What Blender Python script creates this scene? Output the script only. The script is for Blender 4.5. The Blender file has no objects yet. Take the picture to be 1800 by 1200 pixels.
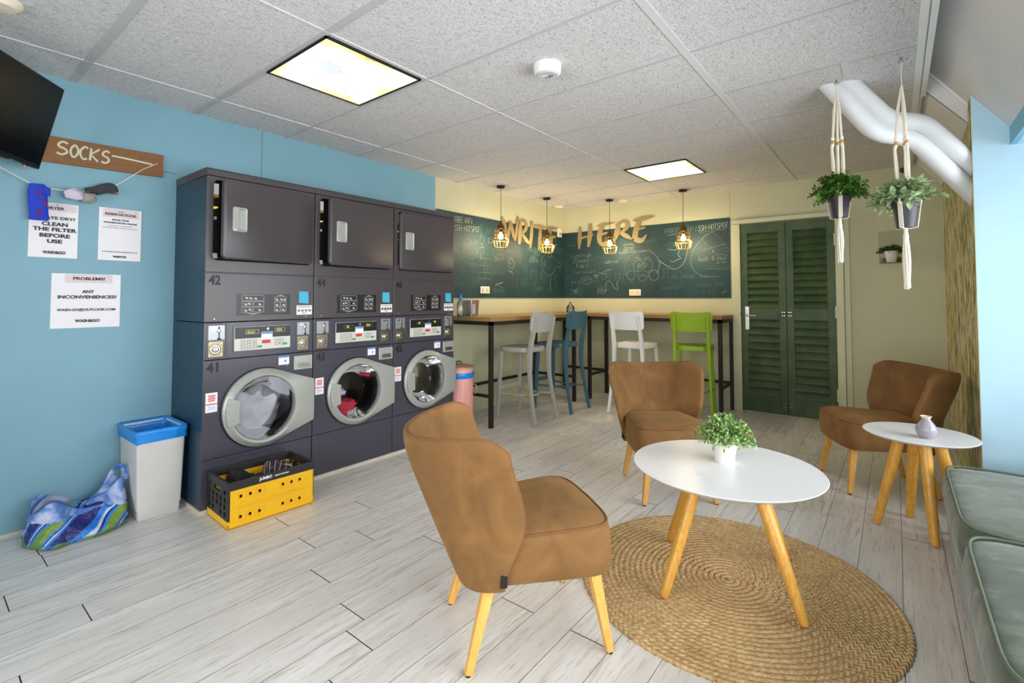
import bpy, bmesh, math, random
from mathutils import Vector, Matrix, noise
from math import sin, cos, pi, radians
random.seed(7)
C = bpy.context.scene.collection
scene = bpy.context.scene

# ---------------------------------------------------------------- camera, exposure, world, lights
cam = bpy.data.cameras.new('camera'); cam_o = bpy.data.objects.new('camera', cam); C.objects.link(cam_o)
cam_o.location = (0, 0, 1.25)
cam_o.rotation_euler = (radians(90 + 1.984), radians(0.0), radians(38.57))
cam.sensor_width = 36; cam.lens = 854.5 / 1800 * 36
cam.shift_x = 0.0045; cam.shift_y = -0.0589
cam.clip_start = 0.05
scene.camera = cam_o
vs = scene.view_settings
vs.view_transform = 'Standard'; vs.look = 'None'; vs.gamma = 1; vs.exposure = 0.0; vs.use_curve_mapping = False
scene.cycles.max_bounces = 8

def lin(c):
    return tuple(((v / 255) / 12.92 if v / 255 <= .04045 else ((v / 255 + .055) / 1.055) ** 2.4) for v in c)

W = bpy.data.worlds.new('world'); scene.world = W; W.use_nodes = True
W.node_tree.nodes['Background'].inputs[0].default_value = (0.85, 0.93, 1.0, 1)
W.node_tree.nodes['Background'].inputs[1].default_value = 1.3

def area(name, loc, rot, sx, sy, power, col, spread=180):
    l = bpy.data.lights.new(name, 'AREA'); l.shape = 'RECTANGLE'; l.size = sx; l.size_y = sy
    l.energy = power; l.color = col; l.spread = radians(spread)
    o = bpy.data.objects.new(name, l); C.objects.link(o); o.location = loc; o.rotation_euler = rot
    return o
# daylight entering by the dormer window (right) and by the shopfront window (behind the camera)
area('daylight_dormer', (1.22, 1.65, 1.28), (0, radians(90), 0), 1.45, 4.05, 165, (0.93, 0.97, 1.0))
area('daylight_shopfront', (-0.8, -1.95, 1.2), (radians(90), 0, 0), 3.1, 1.8, 125, (1.0, 0.98, 0.96))

# ---------------------------------------------------------------- helpers
XL, YB, ZC, XF, YN = -3.671, 5.9, 2.494, -3.162, -1.8     # left wall, back wall, ceiling, machine fronts, front wall

def tag(o, label=None, cat=None, group=None, kind=None):
    if label: o['label'] = label
    if cat: o['category'] = cat
    if group: o['group'] = group
    if kind: o['kind'] = kind
    return o

def thing(name, label, cat, loc=(0, 0, 0), rz=0, group=None, kind=None):
    o = bpy.data.objects.new(name, None); C.objects.link(o); o.empty_display_size = .05
    o.location = loc; o.rotation_euler = (0, 0, rz)
    return tag(o, label, cat, group, kind)

def I4(): return Matrix.Identity(4)
def frame(o, x, y):
    x = Vector(x).normalized(); y = Vector(y).normalized(); z = x.cross(y)
    m = Matrix((x, y, z)).transposed().to_4x4(); m.translation = Vector(o); return m

def ortho(d):
    d = d.normalized(); a = Vector((0, 0, 1)) if abs(d.z) < .9 else Vector((1, 0, 0))
    u = d.cross(a).normalized(); return u, d.cross(u).normalized()

class MB:
    def __init__(s, M=None): s.v = []; s.f = []; s.mi = []; s.M = M or I4(); s.cur = 0
    def add(s, vs_, fs):
        n = len(s.v); s.v += [s.M @ Vector(p) for p in vs_]
        for f in fs: s.f.append([i + n for i in f]); s.mi.append(s.cur)
        return s
    def box(s, a, b, M=None):
        (x0, y0, z0), (x1, y1, z1) = a, b
        P = [Vector(p) for p in ((x0,y0,z0),(x1,y0,z0),(x1,y1,z0),(x0,y1,z0),(x0,y0,z1),(x1,y0,z1),(x1,y1,z1),(x0,y1,z1))]
        if M: P = [M @ p for p in P]
        return s.add(P, [(0,3,2,1),(4,5,6,7),(0,1,5,4),(1,2,6,5),(2,3,7,6),(3,0,4,7)])
    def rings(s, R, closed=True, cap=True, loop=False):
        n = len(R[0]); vs_ = [p for r in R for p in r]; F = []
        k = len(R)
        for i in range(k if loop else k - 1):
            j2 = (i + 1) % k
            for j in range(n if closed else n - 1):
                a = i * n + j; b = i * n + (j + 1) % n; c = j2 * n + (j + 1) % n; d = j2 * n + j
                F.append((a, b, c, d))
        if cap and not loop and closed:
            F.append(tuple(range(n - 1, -1, -1))); F.append(tuple((k - 1) * n + j for j in range(n)))
        return s.add(vs_, F)
    def bar(s, p0, p1, r0, r1=None, n=12, sq=False, up=None):
        p0, p1 = Vector(p0), Vector(p1); r1 = r0 if r1 is None else r1
        u, w = ortho(p1 - p0)
        if up is not None:
            d = (p1 - p0).normalized(); u = Vector(up) - d * d.dot(Vector(up)); u.normalize(); w = d.cross(u)
        if sq:
            A = [(1, 1), (-1, 1), (-1, -1), (1, -1)]
            return s.rings([[p + (u * a + w * b) * r for a, b in A] for p, r in ((p0, r0), (p1, r1))])
        return s.rings([[p + (u * cos(2*pi*j/n) + w * sin(2*pi*j/n)) * r for j in range(n)] for p, r in ((p0, r0), (p1, r1))])
    def tube(s, pts, r, n=8, loop=False, flat=1.0, up=None, cap=True):
        pts = [Vector(p) for p in pts]; R = []; k = len(pts); pu = None
        for i, p in enumerate(pts):
            a = pts[(i - 1) % k] if (loop or i > 0) else p; b = pts[(i + 1) % k] if (loop or i < k - 1) else p
            d = (b - a)
            if d.length < 1e-9: d = Vector((0, 0, 1))
            d.normalize()
            if up is not None: u = Vector(up) - d * d.dot(Vector(up)); u.normalize()
            elif pu is None: u, _ = ortho(d)
            else:
                u = pu - d * d.dot(pu)
                if u.length < 1e-6: u, _ = ortho(d)
                u.normalize()
            pu = u; w = d.cross(u)
            rr = r[i] if isinstance(r, (list, tuple)) else r
            R.append([p + (u * cos(2*pi*j/n) * flat + w * sin(2*pi*j/n)) * rr for j in range(n)])
        return s.rings(R, loop=loop, cap=cap)
    def lathe(s, prof, c=(0, 0, 0), n=32, ax='z', cap=True):
        c = Vector(c); R = []
        for r, h in prof:
            ring = []
            for j in range(n):
                t = 2*pi*j/n
                if ax == 'z': q = Vector((r*cos(t), r*sin(t), h))
                elif ax == 'x': q = Vector((h, r*cos(t), r*sin(t)))
                else: q = Vector((r*sin(t), h, r*cos(t)))
                ring.append(c + q)
            R.append(ring)
        return s.rings(R, cap=cap)
    def grid(s, fn, nu, nv):
        vs_ = [fn(i / nu, j / nv) for j in range(nv + 1) for i in range(nu + 1)]
        F = [(j*(nu+1)+i, j*(nu+1)+i+1, (j+1)*(nu+1)+i+1, (j+1)*(nu+1)+i) for j in range(nv) for i in range(nu)]
        return s.add(vs_, F)
    def prism(s, pts, h0, h1, M=None):
        n = len(pts); P = [Vector((x, y, h0)) for x, y in pts] + [Vector((x, y, h1)) for x, y in pts]
        if M: P = [M @ p for p in P]
        return s.add(P, [tuple(range(n-1, -1, -1)), tuple(range(n, 2*n))] + [(i, (i+1) % n, n + (i+1) % n, n + i) for i in range(n)])
    def ball(s, c, r, nu=12, nv=8):
        c = Vector(c); r = Vector(r if hasattr(r, '__len__') else (r, r, r)); R = []
        for i in range(nv + 1):
            a = -pi/2 + pi * (i if 0 < i < nv else (i + (.02 if i == 0 else -.02))) / nv
            R.append([c + Vector((r.x*cos(a)*cos(2*pi*j/nu), r.y*cos(a)*sin(2*pi*j/nu), r.z*sin(a))) for j in range(nu)])
        return s.rings(R)
    def text(s, body, M, size, bold=0.0, align='CENTER', depth=.0006, sx=1.0, spacing=1.0, width=None):
        cu = bpy.data.curves.new('t', 'FONT'); cu.body = body; cu.size = size; cu.align_x = align; cu.align_y = 'CENTER'
        cu.offset = bold; cu.extrude = depth; cu.resolution_u = 6; cu.space_character = spacing
        o = bpy.data.objects.new('t', cu); C.objects.link(o)
        bpy.context.view_layer.update()
        me = bpy.data.meshes.new_from_object(o.evaluated_get(bpy.context.evaluated_depsgraph_get()))
        if width:
            xs_ = [v.co.x for v in me.vertices]; sx = width / max(1e-6, max(xs_) - min(xs_))
        s.add([M @ Vector((v.co.x * sx, v.co.y, v.co.z)) for v in me.vertices], [tuple(p.vertices) for p in me.polygons])
        C.objects.unlink(o); bpy.data.objects.remove(o); bpy.data.curves.remove(cu); bpy.data.meshes.remove(me)
        return s
    def build(s, name, mats, parent=None, smooth=False, bevel=0, seg=2, sub=0, angle=35, solid=0, loc=None):
        me = bpy.data.meshes.new(name); me.from_pydata([tuple(v) for v in s.v], [], s.f)
        mats = mats if isinstance(mats, (list, tuple)) else [mats]
        for m in mats: me.materials.append(m)
        if len(mats) > 1: me.polygons.foreach_set('material_index', s.mi)
        me.update()
        bm = bmesh.new(); bm.from_mesh(me); bmesh.ops.recalc_face_normals(bm, faces=bm.faces); bm.to_mesh(me); bm.free()
        if smooth:
            me.polygons.foreach_set('use_smooth', [True] * len(me.polygons))
            if angle and angle < 180:
                try: me.set_sharp_from_angle(angle=radians(angle))
                except Exception: pass
        o = bpy.data.objects.new(name, me); C.objects.link(o)
        if parent: o.parent = parent
        if loc: o.location = loc
        if bevel:
            b = o.modifiers.new('bevel', 'BEVEL'); b.width = bevel; b.segments = seg; b.limit_method = 'ANGLE'; b.angle_limit = radians(40)
            me.polygons.foreach_set('use_smooth', [True] * len(me.polygons))
            w = o.modifiers.new('wn', 'WEIGHTED_NORMAL'); w.keep_sharp = False
        if solid:
            b = o.modifiers.new('solid', 'SOLIDIFY'); b.thickness = solid; b.offset = 0
        if sub:
            b = o.modifiers.new('sub', 'SUBSURF'); b.levels = sub; b.render_levels = sub
        return o

def setorigin(o, p):
    """move a top-level mesh's origin to p keeping the shape where it is"""
    p = Vector(p); o.data.transform(Matrix.Translation(-p)); o.location = p; return o

def dup(root, loc, rz=None, label=None, group=None):
    r = root.copy(); C.objects.link(r); r.location = loc
    if rz is not None: r.rotation_euler = (0, 0, rz)
    if label: r['label'] = label
    if group: r['group'] = group
    for ch in [o for o in bpy.data.objects if o.parent == root]:
        c = ch.copy(); C.objects.link(c); c.parent = r
        for g in [o for o in bpy.data.objects if o.parent == ch]:
            d = g.copy(); C.objects.link(d); d.parent = c
    return r

# ---------------------------------------------------------------- materials
class N:
    def __init__(s, name):
        s.m = bpy.data.materials.new(name); s.m.use_nodes = True; s.t = s.m.node_tree; s.b = s.t.nodes['Principled BSDF']
        s.out = s.t.nodes['Material Output']
    def n(s, typ, **k):
        n = s.t.nodes.new(typ)
        for a, b in k.items(): setattr(n, a, b)
        return n
    def l(s, a, b): s.t.links.new(a, b)
    def val(s, sock, v):
        if hasattr(v, 'node'): s.l(v, sock)
        else: sock.default_value = v
    def math(s, op, a, b=0, c=0):
        n = s.n('ShaderNodeMath', operation=op); s.val(n.inputs[0], a); s.val(n.inputs[1], b)
        if len(n.inputs) > 2: s.val(n.inputs[2], c)
        return n.outputs[0]
    def obj(s): return s.n('ShaderNodeTexCoord').outputs['Object']
    def mapping(s, scale=(1, 1, 1), rot=(0, 0, 0), src=None):
        m = s.n('ShaderNodeMapping'); m.inputs['Scale'].default_value = scale; m.inputs['Rotation'].default_value = rot
        s.l(src or s.obj(), m.inputs['Vector']); return m.outputs[0]
    def noise(s, vec, scale, detail=3, rough=.55, dist=0):
        n = s.n('ShaderNodeTexNoise'); n.inputs['Scale'].default_value = scale; n.inputs['Detail'].default_value = detail
        n.inputs['Roughness'].default_value = rough; n.inputs['Distortion'].default_value = dist; s.l(vec, n.inputs['Vector']); return n.outputs['Fac']
    def ramp(s, fac, stops, interp='LINEAR'):
        r = s.n('ShaderNodeValToRGB'); r.color_ramp.interpolation = interp; e = r.color_ramp.elements
        while len(e) < len(stops): e.new(.5)
        for i, (p, c) in enumerate(stops):
            e[i].position = p; e[i].color = (*c, 1) if len(c) == 3 else c
        s.l(fac, r.inputs[0]); return r.outputs[0]
    def mix(s, f, a, b, mode='MIX'):
        n = s.n('ShaderNodeMix', data_type='RGBA', blend_type=mode)
        s.val(n.inputs[0], f)
        for i, v in ((6, a), (7, b)):
            if hasattr(v, 'node'): s.l(v, n.inputs[i])
            else: n.inputs[i].default_value = (*v, 1)
        return n.outputs[2]
    def bump(s, h, strength=.3, dist=.01):
        b = s.n('ShaderNodeBump'); b.inputs['Strength'].default_value = strength; b.inputs['Distance'].default_value = dist
        s.l(h, b.inputs['Height']); s.l(b.outputs[0], s.b.inputs['Normal'])
    def set(s, color=None, rough=None, metal=None, **k):
        if color is not None:
            if hasattr(color, 'node'): s.l(color, s.b.inputs['Base Color'])
            else: s.b.inputs['Base Color'].default_value = (*color, 1)
        if rough is not None: s.val(s.b.inputs['Roughness'], rough)
        if metal is not None: s.b.inputs['Metallic'].default_value = metal
        for a, b in k.items(): s.b.inputs[a.replace('_', ' ')].default_value = b
        return s.m

def plain(name, rgb, rough=.5, metal=0, var=.06, scale=12, bump=0, bscale=200, **k):
    s = N(name); c = lin(rgb); a = tuple(v * (1 - var) for v in c); b = tuple(min(1, v * (1 + var)) for v in c)
    o = s.obj(); f = s.noise(o, scale, 4)
    col = s.ramp(f, [(.3, a), (.7, b)])
    if bump: s.bump(s.noise(o, bscale, 3), bump, .002)
    return s.set(col, rough, metal, **k)

M_soffit = plain('blue_soffit_paint', (124, 184, 212), .55, var=.02)
M_blue = plain('blue_wall_paint', (122, 166, 181), .55, var=.03, scale=4, bump=.12, bscale=350)
M_cheek = plain('lit_blue_wall_paint', (184, 220, 238), .55, var=.02, scale=4)  # same blue wall paint, lightened so the colour carries the strong window light
M_cream = plain('pale_green_wall_paint', (198, 197, 164), .6, var=.03, scale=3, bump=.12, bscale=350)
M_slope = plain('white_sloped_paint', (222, 222, 222), .6, var=.02, scale=5)
M_white = plain('white_paint', (235, 235, 232), .45, var=.02)
M_frame = plain('cream_frame_paint', (205, 206, 170), .45, var=.03)
M_dark = plain('washer_charcoal', (68, 66, 77), .27, var=.04, scale=3, bump=.06, bscale=500)
M_dark2 = plain('dryer_charcoal', (71, 65, 68), .32, var=.04, scale=3, bump=.06, bscale=500)
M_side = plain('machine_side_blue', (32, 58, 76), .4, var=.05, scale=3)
M_black = plain('black_plastic', (22, 22, 24), .4, var=.1)
M_blackm = plain('matte_black', (12, 12, 12), .7, var=.1)
M_silver = plain('silver_plastic', (168, 170, 164), .38, .25, var=.04, scale=40)
M_lgrey = plain('light_grey_plastic', (196, 196, 192), .45, var=.03)
M_chrome = plain('chrome', (200, 200, 196), .22, 1, var=.05)
M_steel = plain('brushed_steel', (150, 148, 140), .35, 1, var=.12, scale=60)
M_brass = plain('worn_brass', (140, 128, 100), .35, 1, var=.15, scale=60)
M_ink = plain('black_ink', (30, 28, 32), .6, var=.05)
M_num = plain('number_decal', (14, 13, 16), .5, var=.05)
M_paper = plain('white_paper', (236, 233, 236), .7, var=.015)
M_pinkp = plain('pinkish_print', (222, 206, 208), .7, var=.02)
M_post = plain('cyan_sticky_note', (66, 172, 204), .6, var=.03)
M_red = plain('red_print', (205, 52, 42), .5, var=.04)
M_bluep = plain('blue_print', (60, 130, 205), .5, var=.04)
M_green_b = plain('green_button', (40, 150, 80), .4, var=.05)
M_panelw = plain('panel_light', (205, 203, 192), .4, var=.02)
M_lblbk = plain('label_black', (28, 25, 28), .35, var=.05)
M_lblw = plain('label_line', (190, 190, 188), .5)
M_yellow = plain('yellow_plastic', (246, 190, 24), .4, var=.03, scale=8)
M_crateb = plain('crate_black', (36, 34, 34), .45, var=.08)
M_binw = plain('bin_white', (212, 210, 206), .45, var=.03, scale=6)
M_liner = plain('blue_liner', (22, 132, 220), .25, var=.1, scale=20, bump=.6, bscale=40)
M_pink = plain('pink_enamel', (232, 168, 160), .35, var=.03)
M_pinkd = plain('dull_lid', (196, 152, 128), .3, .3, var=.06)
M_metalb = plain('black_frame_metal', (44, 38, 34), .5, .3, var=.1)
M_stg = plain('grey_stool', (168, 164, 156), .42, var=.03)
M_stb = plain('petrol_stool', (62, 98, 112), .42, var=.03)
M_stw = plain('white_stool', (235, 233, 230), .42, var=.02)
M_stgr = plain('lime_stool', (146, 176, 24), .42, var=.03)
M_tabw = plain('white_tabletop', (228, 226, 226), .32, var=.015)
M_leg = None
M_pot = plain('dark_pot', (50, 47, 56), .5, var=.06)
M_potw = plain('white_pot', (226, 222, 218), .5, var=.02)
M_rope = plain('cotton_rope', (236, 228, 210), .85, var=.06, scale=150, bump=.6, bscale=500)
M_bead = plain('wooden_bead', (206, 150, 70), .4, var=.1)
M_pipe = plain('white_pipe_lagging', (226, 228, 230), .55, var=.02, scale=20, bump=.1, bscale=60)
M_cage = plain('brass_cage_wire', (150, 118, 44), .35, .8, var=.1)
M_cap = plain('bronze_cap', (96, 76, 34), .4, .6, var=.1)
M_letter = plain('gold_letter', (150, 132, 92), .5, var=.06, scale=6)
M_chalk = plain('chalk_line', (166, 172, 160), .9, var=.1, scale=90)
M_chalkm = plain('soft_chalk_line', (128, 142, 132), .9, var=.1, scale=90)
M_chalkf = plain('faint_chalk', (86, 116, 110), .9, var=.15, scale=90)
M_outlet = plain('outlet_cream', (238, 226, 205), .4, var=.02)
M_hole = plain('socket_shadow', (70, 62, 52), .6)
M_bluesock = plain('blue_sock', (30, 62, 190), .85, var=.06, scale=30, bump=.5, bscale=260)
M_bird = plain('sock_motif', (120, 34, 84), .85)
M_lav = plain('pale_sock', (206, 194, 214), .9, var=.08, scale=50, bump=.5)
M_gsock = plain('grey_sock', (150, 146, 142), .9, var=.1, scale=50, bump=.5)
M_dsock = plain('dark_sock', (58, 56, 60), .9, var=.08, scale=50, bump=.5)
M_screen = plain('tv_screen', (10, 10, 12), .18, var=.1)
M_slotp = plain('coin_plate', (158, 160, 164), .35, .5, var=.08, scale=50)
M_laundry = plain('white_laundry', (172, 172, 180), .9, var=.12, scale=14, bump=.5, bscale=60)
M_lavc = plain('lavender_cloth', (190, 172, 214), .9, var=.1, scale=14)
M_redc = plain('red_cloth', (170, 36, 60), .9, var=.1, scale=14)
M_ceram = plain('lilac_glaze', (158, 152, 162), .15, var=.05, scale=30)
M_ceramt = plain('cream_rim', (228, 216, 190), .3, var=.04)
M_acry = None

def mk_glow(name, col, st):
    s = N(name); s.set((0, 0, 0), .5); s.b.inputs['Emission Color'].default_value = (*col, 1); s.b.inputs['Emission Strength'].default_value = st; return s.m
M_bulb = mk_glow('lit_bulb', (1.0, .66, .24), 22)
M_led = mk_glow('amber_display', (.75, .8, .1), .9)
M_redled = mk_glow('red_led', (1, .05, .02), 3)

def mk_wood(name, a, b, scale=(1, 1, 1), rough=.45, ns=14):
    s = N(name); v = s.mapping(scale); f = s.noise(v, ns, 5, .6, .6)
    col = s.ramp(f, [(.25, lin(a)), (.75, lin(b))]); s.bump(f, .08, .002)
    return s.set(col, rough)
M_beech = mk_wood('beech_leg', (206, 148, 62), (236, 184, 98), (8, 8, 1.2))
M_oiled = mk_wood('oiled_pine_leg', (196, 136, 44), (232, 178, 82), (8, 8, 1.2), .35)
M_oak = mk_wood('oak_bartop', (138, 104, 62), (176, 138, 88), (3, 3, 30), .45)
M_sign = mk_wood('brown_board', (108, 70, 34), (150, 100, 52), (30, 1.4, 22), .6)

def mk_glass(name, col=(1, 1, 1), rough=.02, fac=.12):
    m = bpy.data.materials.new(name); m.use_nodes = True; t = m.node_tree; t.nodes.clear()
    o = t.nodes.new('ShaderNodeOutputMaterial'); mx = t.nodes.new('ShaderNodeMixShader')
    tr = t.nodes.new('ShaderNodeBsdfTransparent'); tr.inputs[0].default_value = (*col, 1)
    g = t.nodes.new('ShaderNodeBsdfGlossy'); g.inputs['Roughness'].default_value = rough
    fr = t.nodes.new('ShaderNodeFresnel'); fr.inputs[0].default_value = 1.45
    ad = t.nodes.new('ShaderNodeMath'); ad.operation = 'ADD'; ad.inputs[1].default_value = fac * .4
    t.links.new(fr.outputs[0], ad.inputs[0]); t.links.new(ad.outputs[0], mx.inputs[0])
    t.links.new(tr.outputs[0], mx.inputs[1]); t.links.new(g.outputs[0], mx.inputs[2]); t.links.new(mx.outputs[0], o.inputs[0])
    return m
M_glass = mk_glass('clear_glass')
M_doorglass = mk_glass('washer_door_glass', (.78, .78, .78), .07, 0)
M_bottle = mk_glass('clear_plastic', (.90, .95, .93), .2, .2)
M_acry = mk_glass('acrylic', (.985, .985, .97), .3, -.09)
M_vaseg = mk_glass('smoky_glass', (.80, .82, .76), .08, .1)

def mk_floor():
    s = N('whitewashed_planks'); o = s.obj()
    sep = s.n('ShaderNodeSeparateXYZ'); s.l(o, sep.inputs[0])
    at = s.n('ShaderNodeAttribute', attribute_name='plank'); pr = at.outputs['Fac']
    cmb = s.n('ShaderNodeCombineXYZ'); s.l(s.math('ADD', s.math('MULTIPLY', sep.outputs[0], 1.0), s.math('MULTIPLY', pr, 37.0)), cmb.inputs[0]); s.l(s.math('ADD', sep.outputs[1], s.math('MULTIPLY', pr, 91.0)), cmb.inputs[1])
    v1 = s.mapping((42, 3.2, 1), src=cmb.outputs[0]); f1 = s.noise(v1, 1.0, 6, .68, .5)
    v2 = s.mapping((9, 1.3, 1), src=cmb.outputs[0]); f2 = s.noise(v2, 1.0, 3, .5, .3)
    v3 = s.mapping((110, 7, 1), src=cmb.outputs[0]); f3 = s.noise(v3, 1.0, 4, .7, .2)
    base = s.ramp(f2, [(.3, lin((214, 209, 202))), (.7, lin((234, 231, 227)))])
    streak = s.ramp(f1, [(.50, (0, 0, 0)), (.68, (1, 1, 1))])
    gate = s.ramp(f2, [(.42, (0, 0, 0)), (.66, (1, 1, 1))])
    k = s.math('MULTIPLY', streak, s.math('ADD', s.math('MULTIPLY', gate, .6), .12))
    c1 = s.mix(k, base, lin((128, 106, 86)))
    fine = s.ramp(f3, [(.56, (0, 0, 0)), (.68, (1, 1, 1))])
    c2 = s.mix(s.math('MULTIPLY', fine, .5), c1, lin((130, 112, 98)))
    c3 = s.mix(s.math('MULTIPLY', pr, .10), c2, lin((190, 178, 165)))
    s.bump(f1, .06, .002)
    return s.set(c3, .34)
M_floor = mk_floor()
M_gap = plain('plank_gap', (70, 50, 42), .8)

def mk_ceiling():
    s = N('wood_wool_tile'); f = s.noise(s.mapping((160, 55, 100)), 1.0, 5, .8, 1.6); f2 = s.noise(s.mapping((60, 200, 100)), 1.0, 4, .75, 1.2)
    g = s.noise(s.mapping((2.2, 2.2, 2)), 1.0, 3)
    col = s.ramp(f, [(.38, lin((120, 118, 120))), (.47, lin((218, 216, 217))), (.7, lin((240, 239, 239)))])
    col = s.mix(s.math('MULTIPLY', s.ramp(f2, [(.30, (1, 1, 1)), (.42, (0, 0, 0))]), .7), col, lin((140, 137, 138)))
    col = s.mix(s.math('MULTIPLY', s.ramp(g, [(.4, (0, 0, 0)), (.75, (1, 1, 1))]), .15), col, lin((190, 186, 184)))
    s.bump(f, .5, .004)
    return s.set(col, .9)
M_ceil = mk_ceiling()
M_gridd = plain('ceiling_bar_dull', (188, 187, 188), .7, var=.02)
M_skirt = plain('worn_skirting', (204, 198, 182), .5, var=.08)
M_grid = plain('ceiling_bar', (212, 211, 212), .6, var=.01)

def mk_pattern():
    s = N('reed_wallpaper')
    def vor(sc, off):
        m = s.n('ShaderNodeMapping'); m.inputs['Scale'].default_value = sc; m.inputs['Location'].default_value = off; m.inputs['Rotation'].default_value = (radians(4), 0, 0); s.l(s.obj(), m.inputs[0])
        v = s.n('ShaderNodeTexVoronoi', voronoi_dimensions='2D'); v.inputs['Scale'].default_value = 1
        c = s.n('ShaderNodeSeparateXYZ'); s.l(m.outputs[0], c.inputs[0]); k = s.n('ShaderNodeCombineXYZ'); s.l(c.outputs[1], k.inputs[0]); s.l(c.outputs[2], k.inputs[1]); s.l(k.outputs[0], v.inputs['Vector'])
        q = s.n('ShaderNodeSeparateColor'); s.l(v.outputs['Color'], q.inputs[0]); return q.outputs[0], v.outputs['Distance']
    a, da = vor((1, 34, 7.5), (0, 0, 0)); b, db = vor((1, 48, 9), (0, 3.3, 1.7))
    pal = [(0, lin((222, 212, 178))), (.3, lin((150, 154, 66))), (.45, lin((206, 194, 150))), (.62, lin((118, 98, 56))), (.74, lin((186, 180, 110))), (.88, lin((104, 120, 44)))]
    col = s.ramp(a, pal, 'CONSTANT'); col2 = s.ramp(b, pal, 'CONSTANT')
    col = s.mix(s.math('LESS_THAN', db, .42), col, col2)
    return s.set(col, .7)
M_patt = mk_pattern()

def mk_suede(name, a, b, sc=5, k=.85):
    s = N(name); o = s.obj(); f = s.noise(o, sc, 4, .55, .8); g = s.noise(o, 320, 2)
    col = s.ramp(f, [(.3, lin(a)), (.7, lin(b))])
    s.bump(g, .18, .001)
    m = s.set(col, k); s.b.inputs['Sheen Weight'].default_value = .22; s.b.inputs['Sheen Roughness'].default_value = .45
    s.b.inputs['Sheen Tint'].default_value = (*lin((220, 180, 110)), 1)
    return m
M_suede = mk_suede('tan_suede', (108, 73, 35), (142, 101, 54))
M_suedep = mk_suede('suede_piping', (112, 74, 40), (130, 86, 50))
def mk_velvet():
    s = N('sage_velvet'); o = s.mapping((2.4, 3.2, 3)); f = s.noise(o, 2.4, 4, .55, 1.1); g = s.noise(s.obj(), 420, 2)
    col = s.ramp(f, [(.28, lin((50, 62, 48))), (.5, lin((78, 91, 72))), (.74, lin((118, 130, 106)))])
    s.bump(s.math('ADD', s.math('MULTIPLY', g, .3), s.math('MULTIPLY', f, 5)), .3, .002); m = s.set(col, .75)
    s.b.inputs['Sheen Weight'].default_value = .3; return m
M_velvet = mk_velvet()
M_velp = plain('velvet_piping', (98, 107, 90), .7, var=.05)

def mk_rug(turn):
    s = N('braided_jute'); o = s.obj(); sep = s.n('ShaderNodeSeparateXYZ'); s.l(o, sep.inputs[0])
    x, y = sep.outputs[0], sep.outputs[1]
    r = s.math('SQRT', s.math('ADD', s.math('MULTIPLY', x, x), s.math('MULTIPLY', y, y)))
    th = s.math('ARCTAN2', y, x)
    tt = s.math('ADD', s.math('DIVIDE', r, turn), s.math('DIVIDE', th, 2 * pi))
    fr = s.math('FRACT', tt); idx = s.math('FLOOR', tt)
    arc = s.math('MULTIPLY', s.math('DIVIDE', s.math('MULTIPLY', s.math('FLOOR', s.math('MULTIPLY', idx, .34)), turn * 3), .024), th)
    tri = s.math('ABSOLUTE', s.math('SUBTRACT', fr, .5))
    w = s.math('SINE', s.math('MULTIPLY', s.math('ADD', arc, s.math('MULTIPLY', tri, 1.4)), 2 * pi * 1.0))
    prof = s.math('SINE', s.math('MULTIPLY', fr, pi))
    h = s.math('ADD', s.math('MULTIPLY', prof, .8), s.math('MULTIPLY', w, .3))
    f = s.noise(s.obj(), 55, 4, .7); f2 = s.noise(s.obj(), 3.5, 3, .5)
    col = s.ramp(f, [(.25, lin((160, 122, 74))), (.5, lin((206, 170, 118))), (.75, lin((236, 208, 160)))])
    col = s.mix(s.math('MULTIPLY', s.ramp(f2, [(.35, (0, 0, 0)), (.7, (1, 1, 1))]), .35), col, lin((150, 116, 70)))
    s.bump(h, .9, .006)
    return s.set(col, .9)
TURN = .0245
M_rug = mk_rug(TURN)

def mk_plaid():
    s = N('dark_plaid'); sep = s.n('ShaderNodeSeparateXYZ'); s.l(s.mapping((1, 1, 1), (.3, .5, .6)), sep.inputs[0]); col = None
    a = s.math('FRACT', s.math('MULTIPLY', sep.outputs[0], 34)); b = s.math('FRACT', s.math('MULTIPLY', sep.outputs[1], 34))
    l = s.math('MAXIMUM', s.math('LESS_THAN', a, .14), s.math('LESS_THAN', b, .14))
    return s.set(s.mix(l, lin((40, 34, 42)), lin((176, 150, 160))), .9)
M_plaid = mk_plaid()
M_darkcl = plain('black_cloth', (30, 27, 28), .95, var=.2, scale=10)

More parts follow.
